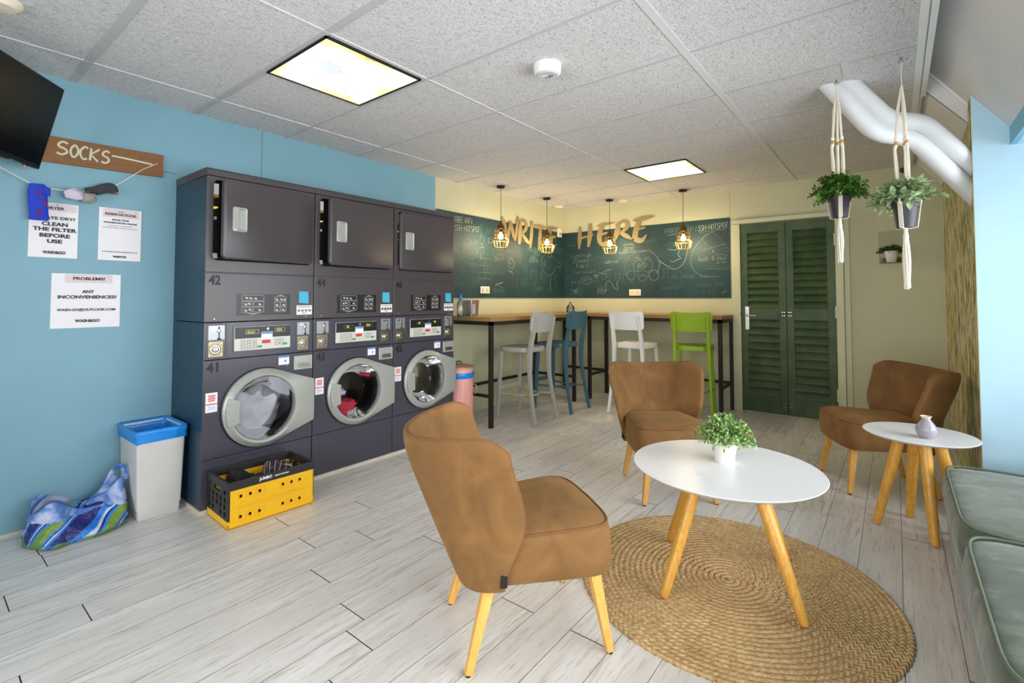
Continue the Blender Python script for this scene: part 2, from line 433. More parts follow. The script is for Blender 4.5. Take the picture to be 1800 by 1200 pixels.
def mk_bag():
    s = N('printed_shopping_bag'); o = s.mapping((1, 1, 1)); sep = s.n('ShaderNodeSeparateXYZ'); s.l(o, sep.inputs[0])
    w = s.n('ShaderNodeTexWave', wave_type='BANDS', bands_direction='DIAGONAL'); w.inputs['Scale'].default_value = 1.7; w.inputs['Distortion'].default_value = 5.5; w.inputs['Detail'].default_value = 1.2; w.inputs['Detail Scale'].default_value = 1.2
    s.l(s.mapping((1.1, 1.6, -1.2)), w.inputs['Vector'])
    col = s.ramp(w.outputs['Color'], [(0, lin((24, 36, 110))), (.22, lin((34, 120, 214))), (.42, lin((190, 204, 232))), (.56, lin((20, 32, 104))), (.68, lin((40, 130, 222))), (.84, lin((120, 150, 60)))], 'CONSTANT')
    top = s.math('GREATER_THAN', s.math('ADD', sep.outputs[2], s.math('MULTIPLY', s.noise(s.obj(), 9, 2), .06)), .155)
    f = s.noise(s.obj(), 7, 3, .5, 1)
    tc = s.ramp(f, [(.35, lin((40, 92, 176))), (.5, lin((96, 136, 206))), (.62, lin((186, 196, 226)))])
    low = s.math('LESS_THAN', s.math('ADD', sep.outputs[2], s.math('MULTIPLY', s.noise(s.obj(), 8, 2), .08)), .07)
    col = s.mix(s.math('MULTIPLY', low, .8), col, s.ramp(f, [(.42, lin((96, 140, 50))), (.5, lin((30, 110, 205))), (.58, lin((70, 120, 44)))], 'CONSTANT'))
    col = s.mix(top, col, tc)
    s.bump(s.noise(s.obj(), 26, 3, .6, 1.5), .5, .02)
    return s.set(col, .28)
M_bag = mk_bag()

def mk_leaf(name, a, b):
    s = N(name); f = s.noise(s.obj(), 40, 2); g = s.n('ShaderNodeObjectInfo')
    col = s.ramp(f, [(.35, lin(a)), (.65, lin(b))]); m = s.set(col, .5); s.b.inputs['Subsurface Weight'].default_value = 0; return m
M_leaf1 = mk_leaf('bright_leaf', (96, 140, 66), (176, 206, 128))
M_leaf2 = mk_leaf('deep_leaf', (34, 76, 18), (84, 134, 36))
M_leaf3 = mk_leaf('sage_leaf', (104, 132, 92), (176, 192, 142))
M_leaf4 = mk_leaf('olive_leaf', (52, 84, 28), (98, 130, 58))
M_stem = plain('plant_stem', (92, 100, 52), .7)

def mk_chalkb():
    s = N('teal_chalkboard'); o = s.obj(); f = s.noise(o, 2.4, 5, .6, .4); g = s.noise(o, 9, 4, .6, 1)
    col = s.ramp(f, [(.35, lin((17, 48, 54))), (.7, lin((27, 66, 70)))])
    col = s.mix(s.math('MULTIPLY', s.ramp(g, [(.55, (0, 0, 0)), (.8, (1, 1, 1))]), .22), col, lin((84, 104, 100)))
    return s.set(col, .6)
M_board = mk_chalkb()

def mk_shut():
    s = N('aged_green_paint'); o = s.obj(); f = s.noise(o, 4, 5, .6, .5); g = s.noise(o, 26, 4, .7)
    col = s.ramp(f, [(.3, lin((40, 70, 38))), (.5, lin((64, 86, 48))), (.72, lin((88, 96, 58)))])
    col = s.mix(s.math('MULTIPLY', s.ramp(g, [(.62, (0, 0, 0)), (.75, (1, 1, 1))]), .5), col, lin((40, 44, 30)))
    return s.set(col, .5)
M_shut = mk_shut()

def mk_sky():
    s = N('sky_print_diffuser'); o = s.obj(); f = s.noise(o, 5.5, 5, .6, .4)
    sep = s.n('ShaderNodeSeparateXYZ'); s.l(o, sep.inputs[0])
    ax = s.math('ABSOLUTE', sep.outputs[0]); ay = s.math('ABSOLUTE', sep.outputs[1]); e = s.math('MAXIMUM', ax, ay)
    k = s.math('ADD', f, s.math('MULTIPLY', s.math('MAXIMUM', s.math('SUBTRACT', e, .15), 0), 2.6))
    g = s.noise(o, 60, 4, .7); k = s.math('ADD', k, s.math('MULTIPLY', s.math('SUBTRACT', g, .5), .25))
    b = s.noise(o, 4.2, 3, .5)
    col = s.ramp(k, [(.74, (1, 1, 1)), (.79, (.97, .86, .46)), (.92, (.92, .78, .34)), (1.0, (.62, .48, .14))])
    blue = s.math('MULTIPLY', s.ramp(b, [(.55, (0, 0, 0)), (.60, (1, 1, 1))]), s.math('LESS_THAN', k, .66))
    col = s.mix(blue, col, (.66, .71, .88))
    s.set((0, 0, 0), .4); s.l(col, s.b.inputs['Emission Color']); s.b.inputs['Emission Strength'].default_value = 1.35
    return s.m
M_sky = mk_sky()

# single-stroke lettering (grid 0..6 wide, 0..10 tall)
G = {'A':'0,0 3,10 6,0|1,4 5,4','B':'0,0 0,10 4,10 5,8 4,5.5 0,5.5|4,5.5 6,3 4,0 0,0','C':'6,9 3,10 0,7 0,3 3,0 6,1','D':'0,0 0,10 4,9 6,5 4,1 0,0','E':'6,10 0,10 0,0 6,0|0,5 5,5',
'F':'0,0 0,10 6,10|0,5 5,5','G':'6,9 3,10 0,6 1,1 4,0 6,2 6,5 3,5','H':'0,0 0,10|6,0 6,10|0,5 6,5','I':'3,0 3,10','J':'5,10 5,2 3,0 1,1','K':'0,0 0,10|6,10 0,5 6,0','L':'0,10 0,0 6,0',
'M':'0,0 0,10 3,5 6,10 6,0','N':'0,0 0,10 6,0 6,10','O':'3,10 0,7 0,3 3,0 6,3 6,7 3,10','P':'0,0 0,10 5,10 6,7.5 5,5 0,5','R':'0,0 0,10 5,10 6,7.5 5,5 0,5|2,5 6,0','S':'6,9 3,10 .5,8 1,6 5,4.5 6,2 3,0 0,1',
'T':'3,0 3,10|0,10 6,10','U':'0,10 0,3 3,0 6,3 6,10','V':'0,10 3,0 6,10','W':'0,10 1.5,0 3,7 4.5,0 6,10','X':'0,0 6,10|0,10 6,0','Y':'0,10 3,5 6,10|3,5 3,0','Z':'0,10 6,10 0,0 6,0',
'0':'3,10 0,7 0,3 3,0 6,3 6,7 3,10','1':'1,8 3,10 3,0','2':'0,8 3,10 6,8 0,0 6,0','3':'0,10 5,9 3,5.5 6,3 3,0 0,1','5':'6,10 1,10 0,6 5,6 5,1 0,0','7':'0,10 6,10 2,0','8':'3,5.5 0,8 3,10 6,8 3,5.5 0,2 3,0 6,2 3,5.5','-':'1,5 5,5','&':'6,0 1,8 3,10 4,8 0,3 2,0 6,4',
'a':'5,6 2,6 0,3 2,0 5,1|5,6 5,0','b':'0,10 0,0 4,1 5,4 3,6 0,5','c':'5,5 2,6 0,3 2,0 5,1','e':'0,3 5,3.5 3,6 0,4 1,0 5,1','g':'5,5 2,6 0,3 2,1 5,2|5,6 5,-3 1,-3','h':'0,0 0,10|0,5 3,6 5,4 5,0','i':'2,0 2,6|2,8 2,8.6','j':'3,6 3,-2 1,-3','k':'0,0 0,10|4,6 0,3 5,0','l':'1,10 1,1 3,0','m':'0,0 0,6|0,5 2,6 3,4 3,0|3,5 5,6 6,4 6,0',
'n':'0,0 0,6|0,5 3,6 5,4 5,0','o':'3,6 0,4 1,0 4,0 5,4 3,6','p':'0,-4 0,6 4,6 5,3 3,0 0,1','r':'0,0 0,6|0,4 3,6 5,5','s':'5,5 2,6 0,5 5,2 3,0 0,1','t':'2,9 2,1 4,0|0,6 5,6','u':'0,6 0,2 2,0 5,2|5,6 5,0','v':'0,6 2,0 5,6','y':'0,6 3,1|6,6 2,-4','w':'0,6 1,0 3,5 5,0 6,6','d':'5,10 5,0 2,0 0,3 2,6 5,5'}
def strokes(txt, x, y, h, wob=.04, slant=.08, track=1.45):
    out = []; s = h / 10
    for ch in txt:
        if ch == ' ': x += h * .5; continue
        for st in G.get(ch, '').split('|'):
            if st: out.append([(x + (float(p.split(',')[0]) * .9 + float(p.split(',')[1]) * slant) * s + random.uniform(-wob, wob) * h * .5,
                                y + float(p.split(',')[1]) * s + random.uniform(-wob, wob) * h * .5) for p in st.split()])
        x += h * .6 * track * .62 + h * .1
    return out
def ribbon(mb, pts, w, F, z0, z1, taper=False):
    """flat painted stroke of width w along 2-D pts, with thickness z0..z1, in frame F"""
    P = [Vector((a, b)) for a, b in pts]; k = len(P); L = []; R = []
    for i, p in enumerate(P):
        d = (P[min(i + 1, k - 1)] - P[max(i - 1, 0)])
        if d.length < 1e-9: d = Vector((1, 0))
        d.normalize(); nrm = Vector((-d.y, d.x)); ww = w[i] if isinstance(w, (list, tuple)) else w
        L.append(p + nrm * ww / 2); R.append(p - nrm * ww / 2)
    V = []; Fc = []
    for i in range(k):
        zt_ = z1 + i * (z1 - z0) * .012
        for q, z in ((L[i], z0), (R[i], z0), (R[i], zt_), (L[i], zt_)): V.append(F @ Vector((q.x, q.y, z)))
    for i in range(k - 1):
        a = i * 4; b = a + 4
        for j in range(4): Fc.append((a + j, a + (j + 1) % 4, b + (j + 1) % 4, b + j))
    Fc += [(0, 3, 2, 1), tuple((k - 1) * 4 + j for j in range(4))]
    mb.add(V, Fc)
def smooth2(pts, n=5):
    out = []; k = len(pts)
    if k < 3: return pts
    for i in range(k - 1):
        p0 = pts[max(i - 1, 0)]; p1 = pts[i]; p2 = pts[i + 1]; p3 = pts[min(i + 2, k - 1)]
        for j in range(n):
            t = j / n
            out.append(tuple(.5 * ((2*b) + (-a + c) * t + (2*a - 5*b + 4*c - d) * t*t + (-a + 3*b - 3*c + d) * t**3) for a, b, c, d in zip(p0, p1, p2, p3)))
    out.append(tuple(pts[-1])); return out

exec_parts = []

# ================================================================ SETTING
def struct(mb, name, mats, **k):
    o = mb.build(name, mats, **k)
    if not k.get('parent'): o['kind'] = 'structure'
    return o

# floor: every plank a quad, dark gaps lie a little lower
def build_floor():
    mb = MB(); pl_ = []
    joints = {8: 1.609, 22: .438, 20: .47, 18: .312, 16: .504, 19: 1.213, 17: 1.373, 15: 1.338, 13: 1.22, 14: 1.57, 10: 1.086, 12: 1.758, 1: 2.26, 0: 3.31, 9: 2.2, 11: 2.45, 21: 1.75, 7: .9, 6: 2.9, 5: 1.3, 4: 3.3, 3: 2.75, 2: 3.8}
    for k in range(-7, 24):
        x1 = .163 - .164 * k; x0 = x1 - .164; j0 = joints.get(k, random.uniform(0, 1.28)); L = 1.285
        y = j0 - L * math.ceil((j0 - YN) / L)
        while y < YB:
            a, b = max(y, YN), min(y + L, YB)
            if b > a + .01:
                g = .001
                mb.add([(max(x0 + g, XL), a + g * 2, 0), (x1 - g, a + g * 2, 0), (x1 - g, b - g * 2, 0), (max(x0 + g, XL), b - g * 2, 0)], [(0, 1, 2, 3)]); pl_.append(random.random())
            y += L
    mb.cur = 1; mb.box((XL, YN, -.05), (1.4, YB, -.003)); pl_ += [0] * 6
    o = mb.build('floor', [M_floor, M_gap]); o['kind'] = 'structure'
    at = o.data.attributes.new('plank', 'FLOAT', 'FACE'); at.data.foreach_set('value', pl_)
    return o
build_floor()

struct(MB().box((XL - .1, YN - .1, ZC), (.145, YB + .1, ZC + .07)), 'ceiling', M_ceil)
g = MB()
for k in range(-3, 9):
    y = .595 + .6225 * k; w = .019 if k in (-1, 0, 1) else .009
    g.box((XL, y - w, ZC - .004), (.11, y + w, ZC + .001))
struct(g, 'trim_9', M_gridd)
g = MB()
for x, w in ((-3.29, .003), (-2.05, .004), (-.805, .019)): g.box((x - w, YN, ZC - .0045), (x + w, YB, ZC + .001))
g.box((-.20, 3.085, ZC - .0046), (-.165, 3.30, ZC + .001))
g.box((-2.672, 1.2, ZC - .0042), (-2.66, 1.84, ZC)); g.box((-1.4375, 4.33, ZC - .0042), (-1.42, 4.9525, ZC))
struct(g, 'trim_1', M_grid)
g = MB(); g.box((.11, YN, ZC - .005), (.1415, YB, ZC + .02)); g.box((.147, YN, ZC - .006), (.173, 3.9, ZC + .02)); struct(g, 'trim_2', M_white)
struct(MB().box((.12, YN - .1, ZC + .01), (.16, YB + .1, ZC + .26)), 'added_leak_riser', M_white)  # unseen riser, added to stop sky light leaking in above the ceiling edge

# left wall: blue boarding, then pale green beyond the machines
g = MB()
g.box((XL - .1, YN - .1, -.05), (XL, 3.416, ZC + .05))
g.cur = 2; g.box((XL - .01, 1.664, 2.0), (XL + .0008, 1.6665, ZC)); g.box((XL - .01, 1.0, 2.062), (XL + .0008, 1.12, 2.0645))
g.cur = 1; g.box((XL - .1, 3.416, -.05), (XL, YB + .1, ZC + .05))
struct(g, 'wall_left', [M_blue, M_cream, M_gap])
struct(MB().box((XL, YN, 0), (XL + .012, 1.1, .016)).box((XL, 3.2, 0), (XL + .01, YB, .014)), 'baseboard_left', M_skirt)
g = MB(); g.box((XL - .1, YB, -.05), (.46, YB + .1, ZC + .1)); g.cur = 1; g.box((-1.4575, YB - .0008, 2.14), (-1.4555, YB + .01, ZC)); g.box((-1.4575, YB - .0008, 2.138), (-.34, YB + .01, 2.140))
struct(g, 'wall_back', [M_cream, M_gap])
struct(MB().box((XL, YB - .01, 0), (-1.44, YB, .014)).box((-.34, YB - .01, 0), (.357, YB, .014)), 'baseboard_back', M_skirt)

# knee wall with reed wallpaper, dormer cheek, sloped ceilings, fascia and soffit
struct(MB().box((.357, 3.7435, -.05), (.45, YB + .05, 2.62)), 'wall_right', M_patt)
struct(MB().box((.3575, 3.74, -.05), (1.5, 3.86, 2.75)), 'wall_dormer', M_cheek)
struct(MB().box((.3545, 3.7405, 0), (.3575, 3.7465, 2.39)), 'trim_4', M_frame)
def slab(pts, y0, y1): return MB().prism([(x, z) for x, z in pts], y0, y1, Matrix(((1, 0, 0, 0), (0, 0, 1, 0), (0, 1, 0, 0), (0, 0, 0, 1))))
nz = lambda x: 2.392 + 1.44 * (.356 - x)
fz = lambda x: 2.273 + 1.3 * (.36 - x)
struct(slab([(.14, nz(.14)), (.515, nz(.515)), (.56, nz(.515)), (.56, nz(.515) + .05), (.14, nz(.14) + .08)], YN - .1, 3.95), 'ceiling_slope_near', M_slope)
struct(slab([(.147, fz(.147)), (.45, fz(.45)), (.45, nz(.45) + .03), (.147, nz(.147) + .03)], 3.9, YB + .05), 'ceiling_slope_far', M_slope)
g = slab([(.165, nz(.165) - .0), (.358, nz(.358)), (.358, nz(.358) - .022), (.165, nz(.165) - .022)], 3.885, 3.9); struct(g, 'trim_5', M_white)
g = slab([(.147, fz(.147) + .002), (.358, fz(.358) + .002), (.358, fz(.358) - .0015), (.147, fz(.147) - .0015)], 3.9, 3.905); struct(g, 'trim_6', M_gap)
struct(MB().box((.505, YN, 2.08), (.53, 3.74, nz(.515) + .02)), 'trim_7', M_soffit)
struct(MB().box((.5305, YN - .1, 2.08), (1.5, 3.8, 2.16)), 'ceiling_dormer', M_cheek)
g = MB(); g.box((1.12, YN - .1, -.05), (1.2, 3.75, .5)); g.box((1.12, YN - .1, 2.06), (1.2, 3.75, 2.2)); g.box((1.12, YN - .1, .5), (1.2, -.35, 2.06))
struct(g, 'wall_window', M_cheek)
w1 = thing('window_1', 'white framed dormer window beside the green sofa', 'window', (1.16, 1.695, .5), kind='structure')
g = MB(); 
for y in (-2.045, -.66, .60, 1.985): g.box((-.03, y, 0), (.03, y + .055, 1.56))
g.box((-.03, -2.045, 0), (.03, 2.04, .05)); g.box((-.03, -2.045, 1.51), (.03, 2.04, 1.56)); g.build('window_frame', M_white, w1, bevel=.004)
MB().box((-.004, -2.02, .03), (.004, 2.02, 1.53)).build('window_pane', M_glass, w1)
g = MB(); g.box((XL - .1, YN - .1, -.05), (1.4, YN, .3)); g.box((XL - .1, YN - .1, 2.35), (1.4, YN, ZC + .3)); g.box((XL - .1, YN - .1, .3), (-3.4, YN, 2.35)); g.box((.8, YN - .1, .3), (1.4, YN, 2.35))
struct(g, 'wall_front', M_cream)
w2 = thing('window_2', 'large shopfront window behind the viewer', 'window', (-1.3, YN - .05, .3), kind='structure')
g = MB()
for x in (-2.1, -.73, .67, 2.04): g.box((x, -.03, 0), (x + .06, .03, 2.05))
g.box((-2.1, -.03, 0), (2.1, .03, .06)); g.box((-2.1, -.03, 1.99), (2.1, .03, 2.05)); g.build('window_frame', M_white, w2, bevel=.004)
MB().box((-2.08, -.004, .03), (2.08, .004, 2.02)).build('window_pane', M_glass, w2)

# shutter door
d = thing('door_1', 'green louvred double shutter door in a cream frame', 'door', (-.9, YB, 0), kind='structure')
g = MB(); g.box((-.533, -.045, 0), (-.445, -.001, 2.076)); g.box((.437, -.045, 0), (.504, -.001, 2.076)); g.box((-.533, -.045, 2.078), (.504, -.001, 2.125)); g.box((.506, -.02, 0), (.555, -.001, 2.11)); g.box((-.443, -.012, 0), (.435, -.001, .012))
g.build('door_frame', M_frame, d, bevel=.004)
for s_, (x0, x1) in enumerate(((-.441, -.003), (.001, .433))):
    leaf = MB(); yf = -.035
    st = .068
    zs = [.02, .20, 1.05, 1.15, 1.97, 2.068]
    leaf.box((x0, yf, .02), (x0 + st, -.004, 2.068)); leaf.box((x1 - st, yf, .02), (x1, -.004, 2.068))
    for a, b in ((.02, .20), (1.02, 1.14), (1.965, 2.068)): leaf.box((x0 + st, yf, a), (x1 - st, -.004, b))
    leaf.box((x0 + st - .005, -.007, .1), (x1 - st + .005, -.003, 2.0))
    lf = leaf.build('door_leaf', M_shut, d, bevel=.004)
    for a, b, n in ((.20, 1.02, 10), (1.14, 1.965, 11)):
        lv = MB(); p = (b - a) / n
        for i in range(n):
            z = a + p * (i + .5)
            lv.box((x0 + st, -.0035, -p * .55), (x1 - st, .0035, p * .55), Matrix.Translation((0, -.020, z)) @ Matrix.Rotation(radians(-26), 4, 'X'))
        lv.build('louvres', M_shut, lf)
    br = MB()
    for z in (.12, 1.08):
        for xx in ((x1 - .028,) if s_ == 0 else (x0 + .028,)):
            for dx in (-.01, .01):
                for dz in (-.018, .018): br.lathe([(.0045, 0), (.0045, -.004)], (xx + dx, yf, z + dz), 8, 'y')
    br.build('screw_heads', M_chrome, lf)
h = MB(); h.box((-.402, -.043, .905), (-.364, -.034, 1.155)); h.bar((-.383, -.04, 1.06), (-.383, -.085, 1.06), .011); h.bar((-.392, -.083, 1.06), (-.285, -.083, 1.057), .0095)
h.lathe([(.009, 0), (.009, -.004)], (-.383, -.043, .97), 12, 'y')
h.build('door_handle', M_chrome, d, smooth=True)
for z in (.22, 1.05, 1.78):
    MB().box((.428, -.052, z), (.447, -.044, z + .12)).build('hinge', M_frame, d)
MB().box((-.458, -.05, 1.05), (-.447, -.04, 1.09)).build('latch_plate', M_steel, d)

# chalkboards with drawings, painted letters
cb1 = thing('chalkboard', 'dark teal chalkboard along the left wall from the dryers to the corner', 'chalkboard', (XL + .001, 4.66, 1.25))
FL = frame((.007, 0, 0), (0, 1, 0), (0, 0, 1))      # local: x -> +Y, y -> +Z, z -> +X, origin at board base centre
MB().box((0, -1.235, 0), (.006, 1.234, .917)).build('board_panel', M_board, cb1)
cb2 = thing('chalkboard', 'dark teal chalkboard on the back wall between the corner and the shutter door', 'chalkboard', (-2.56, YB - .001, 1.25))
FB = frame((0, -.007, 0), (1, 0, 0), (0, 0, 1))
MB().box((-1.105, -.006, 0), (1.105, 0, .917)).build('board_panel', M_board, cb2)
def chalk(parent, F, items, mat, name='chalk_writing', w=.0032):
    """items: (text, x, y, letter height, total width)"""
    for txt, x, y, h, wd in items:
        g = MB(); S = strokes(txt, 0, 0, h); m = max(p[0] for st in S for p in st); tilt = random.uniform(-.01, .06)
        for st in S: ribbon(g, [(x + p[0]*wd/m, y + p[1] + tilt*p[0]*wd/m) for p in st], w, F, 0, .0006)
        g.build(name, mat, parent)
def circ(cx, cy, rx, ry, a0=0, a1=360, n=22): return [(cx + rx * cos(radians(a0 + (a1 - a0) * i / n)) * (1 + random.uniform(-.03, .03)), cy + ry * sin(radians(a0 + (a1 - a0) * i / n))) for i in range(n + 1)]
def draw(parent, F, D, mats, w=.0032):
    for st in D: g = MB(); ribbon(g, st, w, F, 0, .0006); g.build('chalk_drawing', random.choice(mats), parent)
def scribble(cx, cy, w, h, n): return [(cx + random.uniform(-w, w)/2, cy + random.uniform(-h, h)/2) for _ in range(n)]
random.seed(3)
chalk(cb1, FL, [('FREE WIFI', -.97, .81, .065, .27), ('SSH-HOTSPOT', -.97, .72, .065, .40)], M_chalk, w=.0048)
chalk(cb1, FL, [('my guest', -.88, .60, .07, .27), ('& enjoy', -.87, .50, .085, .28), ('WOK', -.92, .40, .055, .10), ('277', -.73, .345, .045, .10), ('FREE', -.28, .55, .045, .14), ('WIFI', -.10, .55, .04, .10), ('FREE', -.26, .49, .04, .14), ('STUDIO', -.32, .44, .04, .18), ('POLSKA', .35, .60, .055, .26), ('GOD', .46, .555, .05, .17), ('HOI', .42, .50, .045, .12), ('PAPA', .39, .45, .05, .19), ('HOE MUSIC', .05, .70, .05, .30), ('STIL', -.05, .63, .045, .18)], M_chalkm)
chalk(cb1, FL, [('Anj', -.47, .74, .09, .18), ('WAUW', -.36, .27, .09, .24), ('boef', -.86, .26, .09, .20), ('ESN', .99, .62, .07, .19), ('LUF', .12, .14, .11, .22), ('KAREN', .5, .10, .05, .2), ('soap', -.98, .12, .08, .18), ('SHARP', -.34, .06, .06, .22), ('nik', .80, .08, .09, .12), ('UvA', -.7, .16, .06, .14)], M_chalkf, w=.004)
D = [[(-.97, .70), (-.56, .695)], [(-.55, .69), (-.545, .84)], circ(-.53, .66, .035, .045), [(-.53, .615), (-.57, .52), (-.49, .52), (-.53, .615)], [(-.545, .52), (-.55, .44)], [(-.515, .52), (-.51, .44)], [(-.58, .57), (-.48, .58)], [(-.545, .66), (-.545, .67)], [(-.52, .66), (-.52, .67)],
 circ(-.80, .43, .04, .025), circ(-.70, .46, .045, .028), circ(-.61, .49, .035, .028), [(-.57, .37), (-.57, .45), (-.37, .45), (-.37, .37), (-.57, .37)], [(-.47, .45), (-.47, .37)], [(-.49, .37), (-.49, .29)], [(-.43, .37), (-.43, .29)], [(-.59, .22), (-.59, .29), (-.38, .29), (-.38, .22), (-.59, .22)], [(-.485, .29), (-.485, .22)],
 [(-.42, .64), (-.42, .69), (-.35, .69), (-.35, .64), (-.42, .64)], [(-.33, .49), (-.33, .57), (-.28, .57), (-.28, .49), (-.33, .49)], circ(.175, .50, .045, .065), [(.15, .51), (.165, .515)], [(.185, .52), (.20, .52)], [(.16, .465), (.19, .47)], circ(.29, .38, .04, .045), circ(-.0, .46, .04, .04), circ(.01, .42, .055, .06), circ(.83, .46, .17, .15, 30, 350), circ(.86, .58, .04, .03), circ(.74, .46, .025, .03), smooth2([(.80, .42), (.85, .40), (.88, .43)]),
 [(1.06, .50), (1.14, .48), (1.12, .43), (1.05, .44)], [(1.06, .44), (1.2, .27)], [(.88, .30), (.87, .12)], [(.98, .32), (1.0, .14)], [(1.04, .34), (1.06, .18)], [(.42, .24), (.42, .36), (.54, .36), (.54, .22)], [(.46, .20), (.50, .14), (.53, .21), (.46, .20)], scribble(.0, .33, .12, .10, 9), scribble(-.22, .15, .16, .08, 8), scribble(.66, .30, .08, .12, 8), scribble(-.9, .18, .12, .10, 8)]
draw(cb1, FL, D, (M_chalk, M_chalkm, M_chalkm, M_chalkf))
chalk(cb2, FB, [('SSH-HOTSPOT', .75, .79, .065, .335)], M_chalk, w=.0048)
chalk(cb2, FB, [('FREE WIFI :', .35, .79, .06, .38), ('Lustrum', -.99, .56, .065, .31), ('25 maart -', -.96, .49, .055, .31), ('8 april', -.91, .42, .055, .19), ('sabrina', -.48, .455, .05, .20), ('dinsdag', -.20, .68, .035, .14), ('morgen', -.19, .64, .03, .14), ('boek nu', -.2, .61, .03, .14), ('badminton samen', -.26, .575, .04, .40), ('Juoh & mee', .73, .43, .06, .33), ('dinn', .95, .395, .03, .11)], M_chalkm, w=.0036)
chalk(cb2, FB, [('Camilla', .06, .69, .06, .18), ('Toernament', -.96, .335, .045, .35), ('nanette', -.83, .23, .05, .17), ('VOKW', -.59, .12, .035, .16), ('LUF IT', -.58, .24, .08, .35), ('kijk daar eens', .32, .24, .055, .62), ('hoera', .3, .10, .05, .2), ('E15', .79, .02, .065, .15), ('MAXITAXI', .75, .13, .04, .30), ('love', -1.06, .72, .05, .14), ('NICE', -1.0, .03, .09, .2)], M_chalkf, w=.004)
D = [smooth2([(.07, .60), (-.08, .56), (-.17, .46), (-.18, .34), (-.12, .24), (-.06, .19)]), circ(-.0, .41, .065, .075, 20, 350), circ(.125, .41, .065, .085, -150, 170), circ(.015, .41, .025, .03), circ(.015, .41, .012, .014), circ(.09, .415, .025, .03), circ(.09, .415, .012, .014), circ(-.10, .295, .055, .06), circ(.205, .285, .065, .065), smooth2([(-.005, .29), (.01, .24), (.055, .21), (.10, .24), (.115, .285), (-.005, .29)]), [(.02, .27), (.10, .27)], [(-.04, .52), (.045, .49)], [(.07, .49), (.15, .525)], smooth2([(.15, .60), (.24, .52), (.28, .42), (.24, .30)]),
 smooth2([(.26, .48), (.36, .40), (.44, .35), (.52, .37), (.59, .44), (.63, .60)]), [(.27, .45), (.46, .36)], smooth2([(.38, .60), (.47, .585), (.54, .60), (.51, .53), (.54, .48), (.49, .46), (.45, .44), (.41, .46)]), smooth2([(.93, .78), (.80, .70), (.70, .58), (.66, .46), (.69, .34), (.77, .27), (.86, .245), (1.0, .25)]), smooth2([(.80, .345), (.84, .37), (.93, .365), (1.02, .355), (1.10, .37)]), smooth2([(.82, .335), (.90, .345), (1.0, .33), (1.10, .34)]), circ(.93, .54, .055, .028), circ(1.05, .55, .035, .028), circ(.92, .54, .008, .008), circ(1.05, .55, .008, .008), smooth2([(.80, .56), (.92, .59), (1.06, .62)]), smooth2([(.86, .60), (.80, .70), (.9, .76), (1.0, .68), (1.03, .60)]), smooth2([(.94, .49), (1.02, .50), (1.08, .48)]),
 [(.33, .31), (.33, .37), (.345, .355), (.37, .355), (.385, .37), (.385, .31), (.36, .295), (.33, .31)], [(.76, .775), (1.06, .79)], [(.38, .77), (.50, .775)], circ(-.75, .24, .09, .05), [(-.60, .21), (-.60, .27)], smooth2([(-.60, .27), (-.63, .30), (-.62, .32), (-.60, .30), (-.58, .32), (-.575, .30), (-.60, .27)]), smooth2([(-.46, .15), (-.44, .22), (-.38, .21), (-.34, .14), (-.28, .11), (-.30, .2), (-.27, .22)]), [(-.21, .24), (-.21, .31), (-.12, .31)], [(-.23, .56), (-.28, .51), (-.24, .52)], [(-.98, .16), (-.98, .24), (-.95, .21), (-.9, .22), (-.87, .24), (-.87, .16)], scribble(-.45, .35, .25, .08, 9), scribble(.45, .65, .2, .08, 8), scribble(1.03, .06, .06, .09, 7), scribble(-.5, .08, .2, .1, 8), scribble(.0, .36, .03, .05, 6), scribble(-.93, .10, .12, .10, 9)]
draw(cb2, FB, D, (M_chalk, M_chalkm, M_chalkm, M_chalkf))

def brush(letters, F, name, label):
    t = thing(name, label, 'lettering', F.translation)
    FF = F.copy(); FF.translation = (0, 0, 0)
    for L in letters:
        g = MB()
        for si, st in enumerate(L):
            pts = smooth2([p[:2] for p in st], 5); ws = smooth2([(p[2], 0) for p in st], 5) if len(st) > 2 else [(p[2], 0) for p in st]
            ribbon(g, pts, [max(.004, a) for a, _ in ws], FF, .0, .006 + .0014*si)
        g.build('letter', M_letter, t)
    return t
def sw(*p): return list(p)
FW = frame((XL + .009, 4.50, 1.93), (0, 1, 0), (0, 0, 1))
brush([
 [sw((-.02, .30, .02), (.03, .20, .07), (.085, .0, .03)), sw((.085, .0, .03), (.12, .14, .05), (.15, .26, .04)), sw((.15, .26, .04), (.19, .12, .06), (.235, .03, .03)), sw((.235, .03, .03), (.27, .18, .05), (.30, .34, .015))],
 [sw((.36, .29, .03), (.345, .14, .085), (.32, -.01, .05)), sw((.33, .28, .03), (.45, .29, .05), (.47, .21, .06), (.38, .13, .03)), sw((.38, .13, .03), (.46, .06, .06), (.54, .02, .04))],
 [sw((.60, .32, .04), (.585, .15, .07), (.56, -.03, .03))],
 [sw((.62, .25, .03), (.75, .26, .06), (.92, .265, .03)), sw((.79, .25, .05), (.775, .10, .075), (.75, -.06, .03))],
 [sw((.95, .27, .02), (1.05, .275, .05), (1.22, .295, .012)), sw((1.03, .27, .05), (1.01, .1, .07), (1.0, .02, .06)), sw((1.0, .02, .06), (1.08, .01, .05), (1.16, .06, .015)), sw((1.01, .15, .03), (1.12, .16, .04), (1.16, .17, .01))],
], FW, 'wall_lettering', 'gold brushed letters WRITE across the top of the left chalkboard')
FH = frame((-3.44, YB - .009, 1.93), (1, 0, 0), (0, 0, 1))
